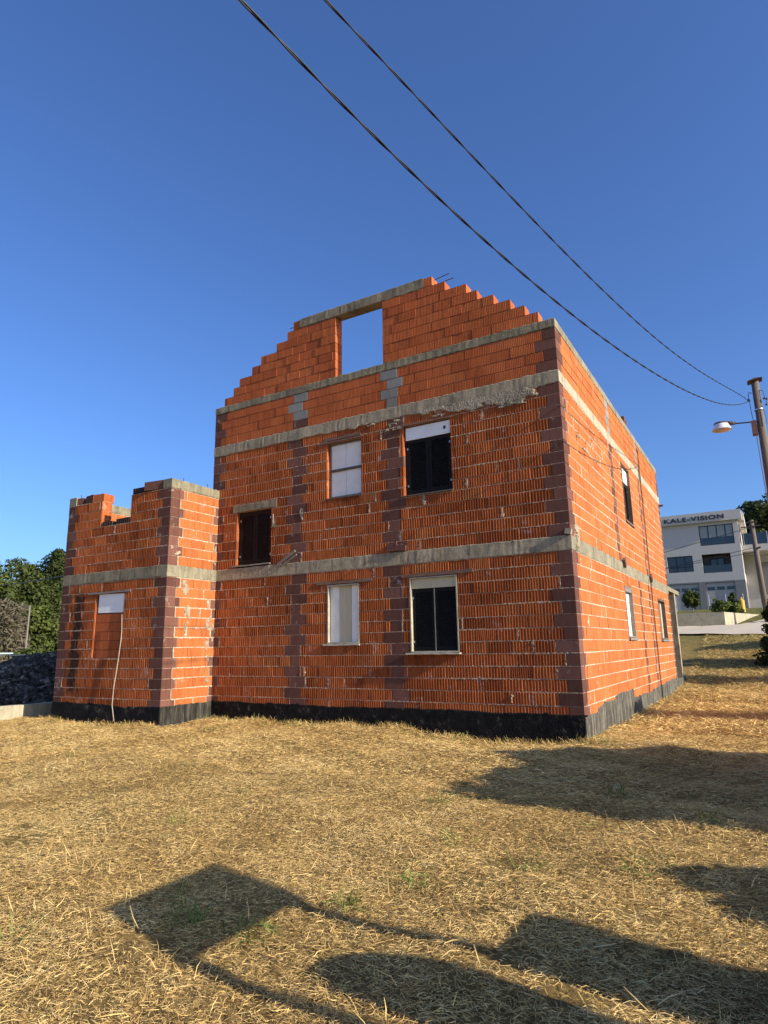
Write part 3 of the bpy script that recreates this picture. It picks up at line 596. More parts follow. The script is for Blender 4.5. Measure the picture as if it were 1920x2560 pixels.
# lower black shutters
w = window(F_FRONT, -2.975, -2.035, 0.96, 2.29, 0.07, M_FRAME, fw=0.022, frame_out=0.006); pair(F_FRONT, -2.945, -2.06, 0.985, 2.085, 0.06, M_SHUT, w, M_FRAME)
part('roller_box', F_FRONT, -2.95, -2.06, 2.09, 2.265, -0.2, -0.04, M_BOARD_B, w)
plank('sill', F_FRONT, -3.04, -2.0, 0.925, 0.028, -0.2, 0.09, M_FRAME, 0.0, w)
plank('lintel', F_FRONT, -3.14, -1.72, 2.305, 0.06, -0.1, 0.016, M_WOOD, 0.012)
# side windows
w = window(F_RIGHT, 5.26, 6.24, 3.88, 5.30, 0.08, M_WOOD, fw=0.03, frame_out=0.01); pair(F_RIGHT, 5.3, 6.2, 3.91, 4.9, 0.07, M_SHUT, w)
part('roller_box', F_RIGHT, 5.3, 6.2, 4.91, 5.27, -0.2, -0.05, M_WHITE, w); plank('sill', F_RIGHT, 5.2, 6.3, 3.84, 0.03, -0.2, 0.03, M_WOOD, 0, w)
w = window(F_RIGHT, 4.28, 5.13, 1.18, 2.28, 0.08, M_WOOD_G, fw=0.03, frame_out=0.006)
for k in range(5): part('board', F_RIGHT, 4.31, 5.1, 1.21 + k * 0.19, 1.392 + k * 0.19, -0.16, -0.075 - 0.004 * (k % 2), M_BOARD, w)
part('lintel_board', F_RIGHT, 4.31, 5.1, 2.165, 2.25, -0.16, 0.0, M_WOOD_G, w); plank('sill', F_RIGHT, 4.24, 5.16, 1.12, 0.05, -0.2, 0.04, M_WOOD_G, 0, w)
w = window(F_RIGHT, 9.11, 10.49, 1.15, 2.27, 0.09, M_FRAME_D, fw=0.04, frame_out=0.0)
for k in range(4): part('board', F_RIGHT, 9.15 + k * 0.325, 9.47 + k * 0.325, 1.19, 2.23, -0.17, -0.09 - 0.01 * (k % 2), (M_WOOD, M_FRAME)[k % 2], w)
plank('sill', F_RIGHT, 9.06, 10.54, 1.09, 0.05, -0.2, 0.05, M_WOOD_G, 0, w)
# annex opening
w = window(F_ANX, -10.02, -9.1, 1.88, 2.285, 0.05, M_WOOD, fw=0.018); 
mb = MB(); mb.obox((-9.555, -PA + 0.045, 2.085), (0.415, 0.008, 0.20), Matrix.Rotation(0.02, 3, 'Y')); mb.build('board', M_WHITE, w)
plank('lintel', F_ANX, -10.3, -8.9, 2.30, 0.04, -0.1, 0.012, M_WOOD_G)

# ------------------------------------------------------------------ loose blocks lying on the annex
def loose(name, mat, c_, half, rot, label, cells=True, tint=0.5):
    mb = MB(); R_ = Matrix.Rotation(rot, 3, 'Z'); hx, hy, hz = half; C_ = Vector(c_)
    if cells:       # hollow clay block lying with its cells facing the front
        nxc = max(2, int(hx * 2 / 0.065)); wlt = 0.010; cw = (2 * hx - wlt) / nxc
        for k in range(nxc + 1):
            mb.obox(C_ + R_ @ Vector((-hx + wlt / 2 + k * cw, 0, 0)), (wlt / 2, hy, hz), R_, 0, tint)
        for q in range(4):
            mb.obox(C_ + R_ @ Vector((0, 0, -hz + wlt / 2 + q * (2 * hz - wlt) / 3)), (hx + 0.001, hy - 0.002, wlt / 2), R_, 0, tint)
        mb.obox(C_ + R_ @ Vector((0, hy * 0.5, 0)), (hx - 0.004, 0.01, hz - 0.004), R_, 0, tint)
    else:
        mb.obox(C_, half, R_, 0, tint); mb.obox(C_ + Vector((0, 0, 0)), (half[0] * 0.985, half[1] * 1.006, half[2] * 0.96), R_, 0, tint)
    o = mb.build(name, mat); o['label'] = label; o['category'] = 'building block'; o['group'] = 'loose blocks lying on top of the annex'; return o
loose('loose_block', M_PURP, (-8.38, -PA + 0.13, 4.525), (0.27, 0.13, 0.095), 0.12, 'large purple block lying on the annex parapet next to its near concrete corner', False, 0.6)
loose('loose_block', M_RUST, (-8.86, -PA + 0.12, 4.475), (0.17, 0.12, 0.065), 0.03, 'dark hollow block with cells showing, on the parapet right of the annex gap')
loose('loose_block', M_PURP, (-10.92, -PA + 0.15, 4.50), (0.10, 0.12, 0.085), 0.1, 'small purple block on the annex, nearest its far left concrete corner', False, 0.7)
loose('loose_block', M_PURP, (-10.55, -PA + 0.14, 4.51), (0.17, 0.12, 0.095), -0.15, 'purple block on the annex between the small purple block and the orange block', False, 0.65)
loose('loose_block', M_CLAY, (-10.24, -PA + 0.16, 4.50), (0.17, 0.14, 0.09), 0.08, 'orange clay block standing at the left lip of the annex gap', False, 0.6)
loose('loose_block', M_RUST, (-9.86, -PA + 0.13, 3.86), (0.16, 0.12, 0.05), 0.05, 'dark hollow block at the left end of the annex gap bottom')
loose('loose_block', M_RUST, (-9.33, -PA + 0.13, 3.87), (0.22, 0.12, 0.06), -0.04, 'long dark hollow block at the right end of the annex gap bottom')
mb = MB(); block(mb, F_RIGHT, 6.42, 6.62, ZBT, ZBT + 0.20, 0, 0.6, 0.04, 0.003, 0.2); block(mb, F_RIGHT, 6.66, 6.8, ZBT, ZBT + 0.15, 0, 0.3, 0.04, 0.003, 0.2)
tag(mb.build('loose_block', M_PURP), 'lone brick stub standing on the beam of the long sunlit side wall', 'building block')
mb = MB(); pts = [(-9.09, -1.394, 1.826), (-9.055, -1.399, 1.477), (-9.054, -1.404, 1.304), (-9.095, -1.414, 0.84), (-9.156, -1.424, 0.358), (-9.147, -1.444, 0.003), (-9.005, -1.484, -0.305)]
mb.tube(pts, [0.008, 0.009, 0.010, 0.011, 0.011, 0.010, 0.010], 8)
tag(mb.build('stick', plain('bleached_stick', (0.36, 0.29, 0.2), 0.8, 0.3, 10), smooth=True), 'thin crooked pale stick leaning on the annex wall below the white board', 'stick')

# ------------------------------------------------------------------ low wall and gravel heap beside the annex
mb = MB(); ys = np.arange(-9, 7.01, 0.25); vs_ = []
for y in ys:
    j = random.uniform(-0.006, 0.006); vs_ += [(-12.5 + j, y, -0.9), (-12.5 + j, y, -0.12), (-12.512, y, -0.105 + j), (-12.72, y, -0.105 + j), (-12.72, y, -0.9)]
mb.add(vs_, [(k * 5 + q, k * 5 + q + 1, (k + 1) * 5 + q + 1, (k + 1) * 5 + q) for k in range(len(ys) - 1) for q in range(4)] + [(0, 1, 2, 3, 4), tuple(range(len(vs_) - 1, len(vs_) - 6, -1))])
tag(mb.build('low_wall', M_CONC_L), 'long low pale concrete retaining wall left of the annex', 'wall')
def stones(name, n_, fh, box, smin, smax, mat, seed):
    r2 = np.random.default_rng(seed)
    px = r2.uniform(box[0], box[1], n_); py = r2.uniform(box[2], box[3], n_); pz = fh(px, py); ok = pz > -0.3; px, py, pz = px[ok], py[ok], pz[ok]; n_ = len(px)
    base = np.array([(1, 0, 0), (0.3, 0.95, 0), (-0.8, 0.6, 0), (-0.8, -0.6, 0), (0.3, -0.95, 0), (0.1, 0.1, 0.8), (0, 0, -0.7)], float)
    tri = np.array([(0, 1, 5), (1, 2, 5), (2, 3, 5), (3, 4, 5), (4, 0, 5), (1, 0, 6), (2, 1, 6), (3, 2, 6), (4, 3, 6), (0, 4, 6)])
    s = r2.uniform(smin, smax, (n_, 1, 1)); v = base[None] * s * r2.uniform(0.6, 1.35, (n_, 7, 3))
    a = r2.uniform(0, 6.28, n_); b_ = r2.uniform(-1, 1, n_)
    ca_, sa = np.cos(a)[:, None], np.sin(a)[:, None]; x, y, z = v[..., 0], v[..., 1], v[..., 2]
    x, y = x * ca_ - y * sa, x * sa + y * ca_; cb, sb = np.cos(b_)[:, None], np.sin(b_)[:, None]; y, z = y * cb - z * sb, y * sb + z * cb
    V_ = np.stack([x + px[:, None], y + py[:, None], z + pz[:, None] + 0.01], -1).reshape(-1, 3)
    T = (tri[None] + (np.arange(n_) * 7)[:, None, None]).reshape(-1, 3)
    return V_, T, np.repeat(r2.random(n_), 10)
def heap(x, y):
    r = np.sqrt(((x + 17.6) / 4.9) ** 2 + ((y - 3.4) / 4.6) ** 2)
    return -0.45 + 1.45 * np.clip(1.35 - 1.35 * r, 0, 1) ** 0.8 + 0.05 * np.sin(3 * x + 2 * y) * np.sin(2.3 * y)
def heap2(x, y):
    r = np.sqrt(((x + 16.9) / 1.9) ** 2 + ((y + 2.3) / 1.5) ** 2); return -0.45 + 0.75 * np.clip(1 - r, 0, 1)
def heap_obj(name, fh, box, n_, s0, s1, mat, seed, step):
    hx = np.arange(box[0], box[1], step); hy = np.arange(box[2], box[3], step); HX, HY = np.meshgrid(hx, hy); HZ = np.maximum(fh(HX, HY), -0.7)
    ii = np.arange(HX.size).reshape(HX.shape); q = np.stack([ii[:-1, :-1], ii[:-1, 1:], ii[1:, 1:], ii[1:, :-1]], -1).reshape(-1, 4)
    q3 = np.concatenate([q[:, [0, 1, 2]], q[:, [0, 2, 3]]]); V0 = np.stack([HX, HY, HZ - 0.03], -1).reshape(-1, 3)
    V_, T, tn = stones(name, n_, fh, box, s0, s1, mat, seed)
    return np_mesh(name, np.concatenate([V0, V_]), np.concatenate([q3, T + len(V0)]), mat, np.concatenate([np.full(len(q3), 0.2), tn]))
def tint_mat(name, stops, rough=0.9, trans=0.0):
    M, n, l, b = new_mat(name); c = ramp(n, l, attr(n, 'tint'), stops); l.new(c, b.inputs['Base Color']); b.inputs['Roughness'].default_value = rough; b.inputs['Specular IOR Level'].default_value = 0.25
    if trans:
        t = n.new('ShaderNodeBsdfTranslucent'); l.new(c, t.inputs[0]); mx = n.new('ShaderNodeMixShader'); mx.inputs[0].default_value = trans
        l.new(b.outputs[0], mx.inputs[1]); l.new(t.outputs[0], mx.inputs[2]); l.new(mx.outputs[0], n['Material Output'].inputs[0])
    return M
hp = heap_obj('gravel_heap', heap, (-22.6, -12.75, -1.3, 8.1), 15000, 0.025, 0.11, tint_mat('dark_gravel', [(0, (0.03, 0.022, 0.016)), (0.6, (0.075, 0.057, 0.042)), (0.9, (0.15, 0.115, 0.085)), (1, (0.32, 0.25, 0.18))]), 5, 0.25)
tag(hp, 'large heap of dark grey crushed stone behind the low wall, in shade', 'gravel heap')
hp2 = heap_obj('rubble_heap', heap2, (-18.6, -15.2, -3.6, -0.8), 900, 0.04, 0.12, tint_mat('pale_rubble', [(0, (0.2, 0.17, 0.14)), (1, (0.45, 0.4, 0.33))]), 6, 0.2)
tag(hp2, 'small sunlit heap of pale rubble in front of the dark gravel', 'rubble heap')

# ------------------------------------------------------------------ foliage
GREENS = {
 'dark': [(0, (0.018, 0.026, 0.006)), (0.5, (0.040, 0.056, 0.012)), (1, (0.085, 0.105, 0.022))],
 'mid': [(0, (0.03, 0.042, 0.009)), (0.5, (0.07, 0.092, 0.018)), (1, (0.14, 0.16, 0.034))],
 'light': [(0, (0.05, 0.065, 0.012)), (0.5, (0.12, 0.145, 0.03)), (1, (0.22, 0.24, 0.05))],
 'yellow': [(0, (0.16, 0.16, 0.02)), (1, (0.40, 0.38, 0.06))],
 'bare': [(0, (0.10, 0.075, 0.05)), (0.6, (0.17, 0.14, 0.09)), (1, (0.12, 0.13, 0.05))]}
LEAF = {k: tint_mat('leaf_' + k, v, 0.7, 0.25) for k, v in GREENS.items()}
M_BARK = plain('bark', (0.11, 0.085, 0.06), 0.9, 0.4, 8, stretch=(4, 4, 1), bmp=0.6)
def leaves(name, clumps, per, size, mat, seed, parent, flat=0.0, long_=1.6, spread=1.0):
    r2 = np.random.default_rng(seed); c_ = np.array([c[:3] for c in clumps]); rr = np.array([c[3] for c in clumps]); k = len(c_)
    n_ = k * per; ci = np.repeat(np.arange(k), per); d = r2.normal(0, 1, (n_, 3)); d /= np.linalg.norm(d, axis=1, keepdims=True)
    rad = rr[ci] * r2.random(n_) ** 0.42 * spread; p = c_[ci] + d * rad[:, None] * np.array([1, 1, 0.85])
    nrm = d * 0.7 + r2.normal(0, 0.6, (n_, 3)); nrm[:, 2] += 0.35 + flat; nrm /= np.linalg.norm(nrm, axis=1, keepdims=True)
    t = np.cross(nrm, r2.normal(0, 1, (n_, 3))); t /= np.linalg.norm(t, axis=1, keepdims=True); bt = np.cross(nrm, t)
    s = size * r2.uniform(0.6, 1.4, (n_, 1)); a = t * s * long_ * 0.5; b_ = bt * s * 0.5
    V_ = np.stack([p - a, p - b_ * 0.9 + nrm * s * 0.1, p + a, p + b_ * 0.9 + nrm * s * 0.1], 1).reshape(-1, 3)
    q = np.arange(n_ * 4).reshape(-1, 4); tn = np.clip(np.repeat(r2.random(k), per) * 0.55 + r2.random(n_) * 0.45, 0, 1)
    return np_mesh(name, V_, q, mat, tn, parent)
def crown_clumps(base, w_, h_, n_, seed, shape='round', cr_=0.28):
    r2 = np.random.default_rng(seed); out = []
    while len(out) < n_:
        v = r2.normal(0, 1, 3); v /= np.linalg.norm(v); q = r2.random() ** 0.4
        x, y, z = v * q
        if shape == 'cone':
            zz = r2.random() ** 1.3; rr = (1 - zz) ** 0.8 * 0.95; a = r2.uniform(0, 6.28); q2 = rr * r2.random() ** 0.35
            out.append((base[0] + q2 * w_ / 2 * math.cos(a), base[1] + q2 * w_ / 2 * math.sin(a), base[2] + zz * h_, cr_ * w_ * (0.25 + 0.45 * rr))); continue
        if shape == 'column': z = math.copysign(abs(z) ** 0.7, z)
        out.append((base[0] + x * w_ / 2 * (1 - cr_ * 0.6), base[1] + y * w_ / 2 * (1 - cr_ * 0.6), base[2] + h_ / 2 + z * h_ / 2 * (1 - cr_ * 0.4), cr_ * w_ / 2 * r2.uniform(0.6, 1.25)))
    return out
def tree(name, x, y, h_, w_, kind, seed, label, cat='tree', group=None, n_=40, per=130, leaf=0.16, trunk=0.25, tr=0.14, shape='round', zb=None, cr_=0.38, long=1.6):
    z = float(ground_h(x, y)) if zb is None else zb; r2 = random.Random(seed); o = empty(name, (x, y, z))
    mb = MB(); th = h_ * (trunk + 0.25); mb.tube([(x, y, z - 0.15), (x + r2.uniform(-.05, .05) * h_ * .3, y, z + th * 0.5), (x + r2.uniform(-.1, .1) * h_ * .2, y, z + th)], [tr, tr * 0.75, tr * 0.4], 8)
    cl = crown_clumps((x, y, z + h_ * trunk), w_, h_ * (1 - trunk), n_, seed, shape, cr_)
    for c_ in cl[:10]:
        zz = z + h_ * trunk * r2.uniform(0.7, 1.3); mb.tube([(x, y, zz), ((x + c_[0]) / 2, (y + c_[1]) / 2, (zz + c_[2]) / 2 + 0.05 * h_), c_[:3]], [tr * 0.4, tr * 0.22, tr * 0.08], 5)
    mb.build('trunk', M_BARK, o, True); leaves('crown', cl, per, leaf, LEAF[kind], seed, o, long_=long)
    return tag(o, label, cat, group)
# woodland left of the annex, seen over the gravel heap
tree('broadleaf_tree', -53.5, 22, 9.9, 7.5, 'mid', 11, 'rounded green tree at the left edge of the photo, behind the gravel heap', n_=80, per=300, leaf=0.19, trunk=0.06, tr=0.22, cr_=0.3)
tree('broadleaf_tree', -49.6, 23, 10.6, 5.6, 'dark', 12, 'tall dark green tree in the middle of the trees left of the annex', n_=80, per=300, leaf=0.18, trunk=0.08, tr=0.22, cr_=0.3)
tree('conifer_tree', -47.4, 21.5, 9.6, 4.4, 'dark', 13, 'pointed dark conifer with spiky top among the trees left of the annex', n_=120, per=150, leaf=0.17, trunk=0.06, tr=0.18, shape='cone')
tree('broadleaf_tree', -45.0, 18.0, 7.5, 5.0, 'mid', 14, 'lighter yellow green tree just left of the annex corner', n_=70, per=280, leaf=0.18, trunk=0.06, tr=0.18, cr_=0.3)
tree('broadleaf_tree', -57.5, 17, 9.2, 7, 'mid', 15, 'leafy green tree farther left than the rest, only partly in the frame', n_=60, per=200, leaf=0.24, trunk=0.06, tr=0.2)
tree('broadleaf_tree', -48.8, 30, 10.2, 6, 'dark', 16, 'dark tree behind the pointed conifer, half hidden by the annex', n_=60, per=220, leaf=0.2, trunk=0.06, tr=0.2, cr_=0.3)
tree('broadleaf_tree', -51.5, 17.5, 7.2, 6, 'dark', 24, 'dark bushy tree low behind the dry brown shrubs', n_=70, per=260, leaf=0.18, trunk=0.03, tr=0.15, cr_=0.3)
tree('bare_shrub', -44.2, 13.0, 5.9, 4.6, 'bare', 17, 'dry brown leafless shrub at the far left above the gravel heap', 'shrub', n_=90, per=90, leaf=0.10, trunk=0.02, tr=0.06, long=4.0)
tree('bare_shrub', -41.0, 14.0, 5.2, 3.6, 'bare', 18, 'dry brown shrub left of the annex, in front of the dark trees', 'shrub', n_=80, per=90, leaf=0.10, trunk=0.02, tr=0.06, long=4.0)
tree('shrub', -33.4, 11.5, 2.0, 2.2, 'mid', 19, 'low green bush behind the rail above the gravel heap', 'shrub', n_=30, per=80, leaf=0.14, trunk=0.02, tr=0.04)
tree('shrub', -31.5, 12.2, 1.75, 1.2, 'yellow', 20, 'bright yellow bush behind the gravel heap', 'shrub', n_=24, per=80, leaf=0.12, trunk=0.05, tr=0.03)
tree('shrub', -14.6, -2.3, 0.7, 1.0, 'light', 21, 'low weedy bush at the foot of the gravel heap behind the low wall', 'shrub', n_=20, per=70, leaf=0.07, trunk=0.02, tr=0.02)
# rail, lamp post, glasshouse far left
o = empty('rail_fence', (-30, 10, -0.4)); mb = MB(); mb.tube([(-33, 10, 0.98), (-24, 10, 1.02)], 0.025, 6); mb.build('rail', M_METAL, o)
for x in (-32.9, -31, -29, -27, -25):
    mb = MB(); mb.tube([(x, 10, -0.5), (x, 10, 1.0)], 0.025, 6); mb.build('post', M_METAL, o)
tag(o, 'thin grey pipe rail running behind the gravel heap', 'railing')
o = empty('lamp_post', (-36.6, 13, -0.4)); mb = MB(); mb.tube([(-36.6, 13, -0.5), (-36.55, 13, 3.9)], [0.06, 0.045], 8); mb.build('pole', M_WOOD_G, o); mb = MB(); mb.tube([(-36.55, 13, 3.9), (-37.3, 13, 3.95)], 0.035, 6); mb.build('lamp_arm', M_WOOD_G, o)
tag(o, 'small pale lamp post with short arm in front of the brown shrubs', 'lamp post')
o = empty('shed', (-36, 10.5, -0.4)); mb = MB(); mb.add([(-38.5, 10, 0.55), (-34.4, 10, 1.12), (-34.4, 11, 1.12), (-38.5, 11, 0.55), (-38.5, 10, 0.49), (-34.4, 10, 1.06), (-34.4, 11, 1.06), (-38.5, 11, 0.49)], [(0, 1, 2, 3), (7, 6, 5, 4), (0, 4, 5, 1), (1, 5, 6, 2), (2, 6, 7, 3), (3, 7, 4, 0)])
mb.build('roof', plain('pale_sheet', (0.45, 0.60, 0.60), 0.4, 0.1), o); mb = MB(); mb.box((-38.3, 10.1, -0.6), (-34.6, 10.9, 0.48)); mb.build('wall', M_BOARD, o)
tag(o, 'low shed with pale blue sheet roof at the left edge behind the gravel heap', 'shed')
mb = MB(); pts = []
for q in range(25):
    t = q / 24; pts.append((-11.3 - 34.7 * t, -1.1 + 13.1 * t, 2.86 + 3.2 * t - 4 * 0.35 * t * (1 - t)))
mb.tube(pts, 0.014, 5); tag(mb.build('thin_cable', M_CABLE), 'thin dark cable running from the annex corner across the left trees', 'cable')
mb = MB(); mb.box((-XJ - WA - 0.11, -PA + 0.12, 2.47), (-XJ - WA - 0.012, -PA + 0.6, 3.02)); mb.build('concrete_lump', M_CONC_M, house)

# ------------------------------------------------------------------ street pole with lamp
PX, PY = 3.045, 7.93
o = empty('utility_pole', (PX, PY, -0.4)); tag(o, 'tall weathered wooden utility pole with metal cap and shaded street lamp', 'utility pole')
mb = MB(); mb.tube([(PX, PY, -0.8), (PX + 0.01, PY, 3), (PX - 0.02, PY, 7.62)], [0.125, 0.11, 0.088], 14); mb.build('pole', M_WOOD_P, o, True)
mb = MB(); c0 = (PX - 0.02, PY, 7.62); mb.add([(c0[0] - .17, PY - .17, 7.6), (c0[0] + .17, PY - .17, 7.64), (c0[0] + .17, PY + .17, 7.64), (c0[0] - .17, PY + .17, 7.6), (c0[0], PY, 7.72), (c0[0], PY, 7.6)], [(0, 1, 4), (1, 2, 4), (2, 3, 4), (3, 0, 4), (1, 0, 5), (2, 1, 5), (3, 2, 5), (0, 3, 5)]); mb.build('cap', M_RUST, o)
mb = MB(); mb.tube([(PX - 0.09, PY - 0.02, 6.53), (2.44, PY - 0.04, 6.57)], 0.018, 8); mb.build('lamp_arm', M_RUST, o)
ln = MB(); lc = (2.14, PY - 0.04, 6.45)
ln.lathe(lc, [(0.235, 0.0), (0.225, 0.02), (0.19, 0.10), (0.17, 0.16), (0.10, 0.19), (0.0, 0.20)], 28); ln.lathe(lc, [(0.0, 0.175), (0.15, 0.14), (0.175, 0.09), (0.215, 0.02), (0.235, 0.0)], 28)
lamp = ln.build('lamp_shade', plain('white_enamel', (0.62, 0.64, 0.67), 0.35, 0.08), o, True)
mb = MB(); mb.lathe((2.14, PY - 0.04, 6.52), [(0.0, -0.02), (0.04, 0.0), (0.05, 0.04), (0.03, 0.09), (0, 0.1)], 12); mb.build('bulb', plain('bulb_glass', (0.35, 0.25, 0.15), 0.2, 0.1), lamp, True)
mb = MB(); mb.lathe((2.14, PY - 0.04, 6.60), [(0.175, 0), (0.172, 0.04), (0.12, 0.06), (0, 0.065)], 20); mb.tube([(2.2, PY - 0.04, 6.62), (2.35, PY - 0.04, 6.60), (2.47, PY - 0.04, 6.575)], [0.07, 0.055, 0.035], 10); mb.build('lamp_housing', M_RUST, o, True)
mb = MB(); mb.box((PX - 0.23, PY - 0.12, 6.18), (PX - 0.11, PY + 0.06, 6.55)); mb.box((PX - 0.12, PY - 0.05, 6.3), (PX - 0.08, PY + 0.05, 6.45)); mb.build('junction_box', plain('brown_box', (0.16, 0.085, 0.06), 0.6, 0.2), o)
mb = MB(); zc = 7.12; zA = (PX - 0.21, PY - 0.05, 7.12)
mb.tube([(PX - 0.12, PY - 0.03, 7.30), (PX - 0.19, PY - 0.05, 7.33), (PX - 0.2, PY - 0.05, 7.28), (PX - 0.21, PY - 0.05, 7.14)], 0.009, 6)
mb.tube([(PX - 0.2, PY - 0.05, 7.12), (PX - 0.19, PY - 0.07, 6.8), (PX - 0.17, PY - 0.08, 6.5)], 0.008, 6); mb.build('drop_cable', M_CABLE, o); mb = MB(); mb.tube([(PX - 0.15, PY - 0.1, 6.2), (PX - 0.13, PY - 0.14, 5), (PX - 0.1, PY - 0.16, 3.6), (PX - 0.1, PY - 0.15, 2)], 0.011, 6); mb.build('drop_cable', M_CABLE, o); mb = MB()
mb.tube([(PX + 0.08, PY - 0.1, 6.85), (PX + 0.11, PY - 0.1, 6.6), (PX + 0.11, PY - 0.1, 6.4)], 0.008, 6); mb.build('drop_cable', M_CABLE, o)
mb = MB(); mb.lathe((PX - 0.21, PY - 0.05, 7.08), [(0, 0), (0.03, 0.01), (0.035, 0.04), (0.02, 0.07), (0, 0.07)], 10); mb.build('insulator', M_BLACK, o); mb = MB()
for dx, dz in ((0.13, -0.25), (0.16, -0.42), (0.18, -0.27)): mb.lathe((PX + dx, PY - 0.06, 7.32 + dz), [(0, 0), (0.025, 0.01), (0.03, 0.03), (0.015, 0.05), (0, 0.05)], 10)
mb.tube([(PX + 0.05, PY - 0.06, 7.33), (PX + 0.12, PY - 0.06, 7.32), (PX + 0.15, PY - 0.06, 7.1), (PX + 0.18, PY - 0.06, 7.05), (PX + 0.16, PY - 0.06, 6.92)], 0.009, 6); mb.build('insulator', M_BLACK, o)
mb = MB(); mb.lathe((PX - 0.015, PY, 6.82), [(0.104, 0), (0.112, 0.0), (0.112, 0.03), (0.104, 0.03)], 16); mb.build('metal_strap', M_METAL, o)
# twisted overhead cables
def twisted(name, pts, sep, rad, pitch, label):
    mb = MB(); P_ = [Vector(p) for p in pts]; dense = []
    for i in range(len(P_) - 1):          # Catmull-Rom
        p0, p1, p2, p3 = P_[max(i - 1, 0)], P_[i], P_[i + 1], P_[min(i + 2, len(P_) - 1)]
        k_ = max(4, int((p2 - p1).length / 0.05))
        for k in range(k_):
            t = k / k_; dense.append(0.5 * ((2 * p1) + (p2 - p0) * t + (2 * p0 - 5 * p1 + 4 * p2 - p3) * t * t + (3 * p1 - p0 - 3 * p2 + p3) * t ** 3))
    dense.append(P_[-1]); s = 0
    A, B = [], []
    for i, p in enumerate(dense):
        if i: s += (dense[i] - dense[i - 1]).length
        d = (dense[min(i + 1, len(dense) - 1)] - dense[max(i - 1, 0)]).normalized(); a = d.cross(Vector((0, 0, 1))).normalized(); b_ = d.cross(a)
        ph = 2 * math.pi * s / pitch; off = (a * math.cos(ph) + b_ * math.sin(ph)) * sep / 2; A.append(p + off); B.append(p - off)
    mb.tube(A, rad, 6); mb.tube(B, rad, 6)
    return tag(mb.build(name, M_CABLE, smooth=True), label, 'cable', 'overhead cables')
WIRE1 = [(0.02, -10.584, 4.911), (0.397, -8.113, 4.692), (0.56, -7.043, 4.616), (0.722, -5.974, 4.59), (0.885, -4.904, 4.606), (1.048, -3.835, 4.658), (1.211, -2.765, 4.742), (1.374, -1.696, 4.855), (1.537, -0.626, 4.994), (1.7, 0.443, 5.157), (1.863, 1.513, 5.345), (2.026, 2.582, 5.558), (2.188, 3.652, 5.799), (2.351, 4.721, 6.071), (2.514, 5.791, 6.378), (2.677, 6.86, 6.726), (2.84, 7.93, 7.12)]; WIRE2 = [(0.12, -9.928, 5.291), (0.497, -7.457, 5.338), (0.653, -6.431, 5.356), (0.809, -5.405, 5.372), (0.965, -4.379, 5.397), (1.121, -3.354, 5.436), (1.278, -2.328, 5.494), (1.434, -1.302, 5.576), (1.59, -0.276, 5.682), (1.746, 0.75, 5.814), (1.903, 1.775, 5.969), (2.059, 2.801, 6.145), (2.215, 3.827, 6.338), (2.371, 4.853, 6.54), (2.528, 5.878, 6.745), (2.684, 6.904, 6.942), (2.84, 7.93, 7.12)]

# ------------------------------------------------------------------ white office building up the slope
YB = 50.0
o = empty('office_building', (-4, YB + 5, 3.5)); tag(o, 'modern white flat-roofed office building with black lettering and dark windows', 'building')
M_REND = plain('white_render', (0.52, 0.475, 0.42), 0.8, 0.05, 3, bmp=0.1); M_GREYR = plain('grey_render', (0.20, 0.19, 0.18), 0.8, 0.08, 3, bmp=0.1)
M_GLASS = plain('dark_glass', (0.02, 0.026, 0.035), 0.08, 0.2, 2, bmp=0, spec=0.8); M_DFR = plain('anthracite_frame', (0.015, 0.017, 0.025), 0.5, 0.1, bmp=0)
M_GAR = plain('garage_panel', (0.38, 0.35, 0.32), 0.6, 0.05, 2, bmp=0)
F_OFF = FR((0, YB), (1, 0), (0, -1))
mb = MB()   # front wall with window holes, as strips
def strip_wall(mb, x0, x1, z0, z1, holes, th=0.3, mi=0):
    xs_ = sorted({x0, x1, *[h_[0] for h_ in holes], *[h_[1] for h_ in holes]}); zs_ = sorted({z0, z1, *[h_[2] for h_ in holes], *[h_[3] for h_ in holes]})
    for a, b_ in zip(xs_[:-1], xs_[1:]):
        for c_, d_ in zip(zs_[:-1], zs_[1:]):
            mx_, mz_ = (a + b_) / 2, (c_ + d_) / 2
            if any(h_[0] < mx_ < h_[1] and h_[2] < mz_ < h_[3] for h_ in holes): continue
            fbox(mb, F_OFF, a, b_, c_, d_, -th, 0, mi)
HO = [(-1.56, 1.04, 9.06, 10.76), (-4.30, -2.28, 6.93, 8.31), (-1.56, 0.60, 6.72, 8.31), (-10.5, -7.0, 6.93, 8.31)]
strip_wall(mb, -14, 1.43, 6.02, 11.05, HO); mb.box((1.13, YB + 0.301, 6.02), (1.43, YB + 13.99, 11.0)); mb.box((-14, YB + 14, 3), (1.43, YB + 14.3, 11.05)); mb.box((-13.99, YB + 0.301, 3), (-13.7, YB + 13.99, 11.0)); mb.box((-13.7, YB + 3.5, 3), (1.13, YB + 3.6, 11))
mb.build('wall', M_REND, o)
mb = MB(); strip_wall(mb, -14, 1.43, 2.8, 6.02, [(-4.25, -2.03, 2.9, 5.91), (-1.54, 0.67, 2.9, 5.91)]); mb.box((1.13, YB + 0.301, 2.8), (1.42, YB + 13.9, 6.01)); mb.build('base_wall', M_GREYR, o)
mb = MB(); mb.box((-14.3, YB - 0.35, 11.02), (1.75, YB + 14.5, 11.86)); mb.build('roof', M_REND, o)
M_PALEG = plain('pale_glass', (0.30, 0.29, 0.26), 0.15, 0.25, 0.8, bmp=0)  # paler glass tone for the upper office window
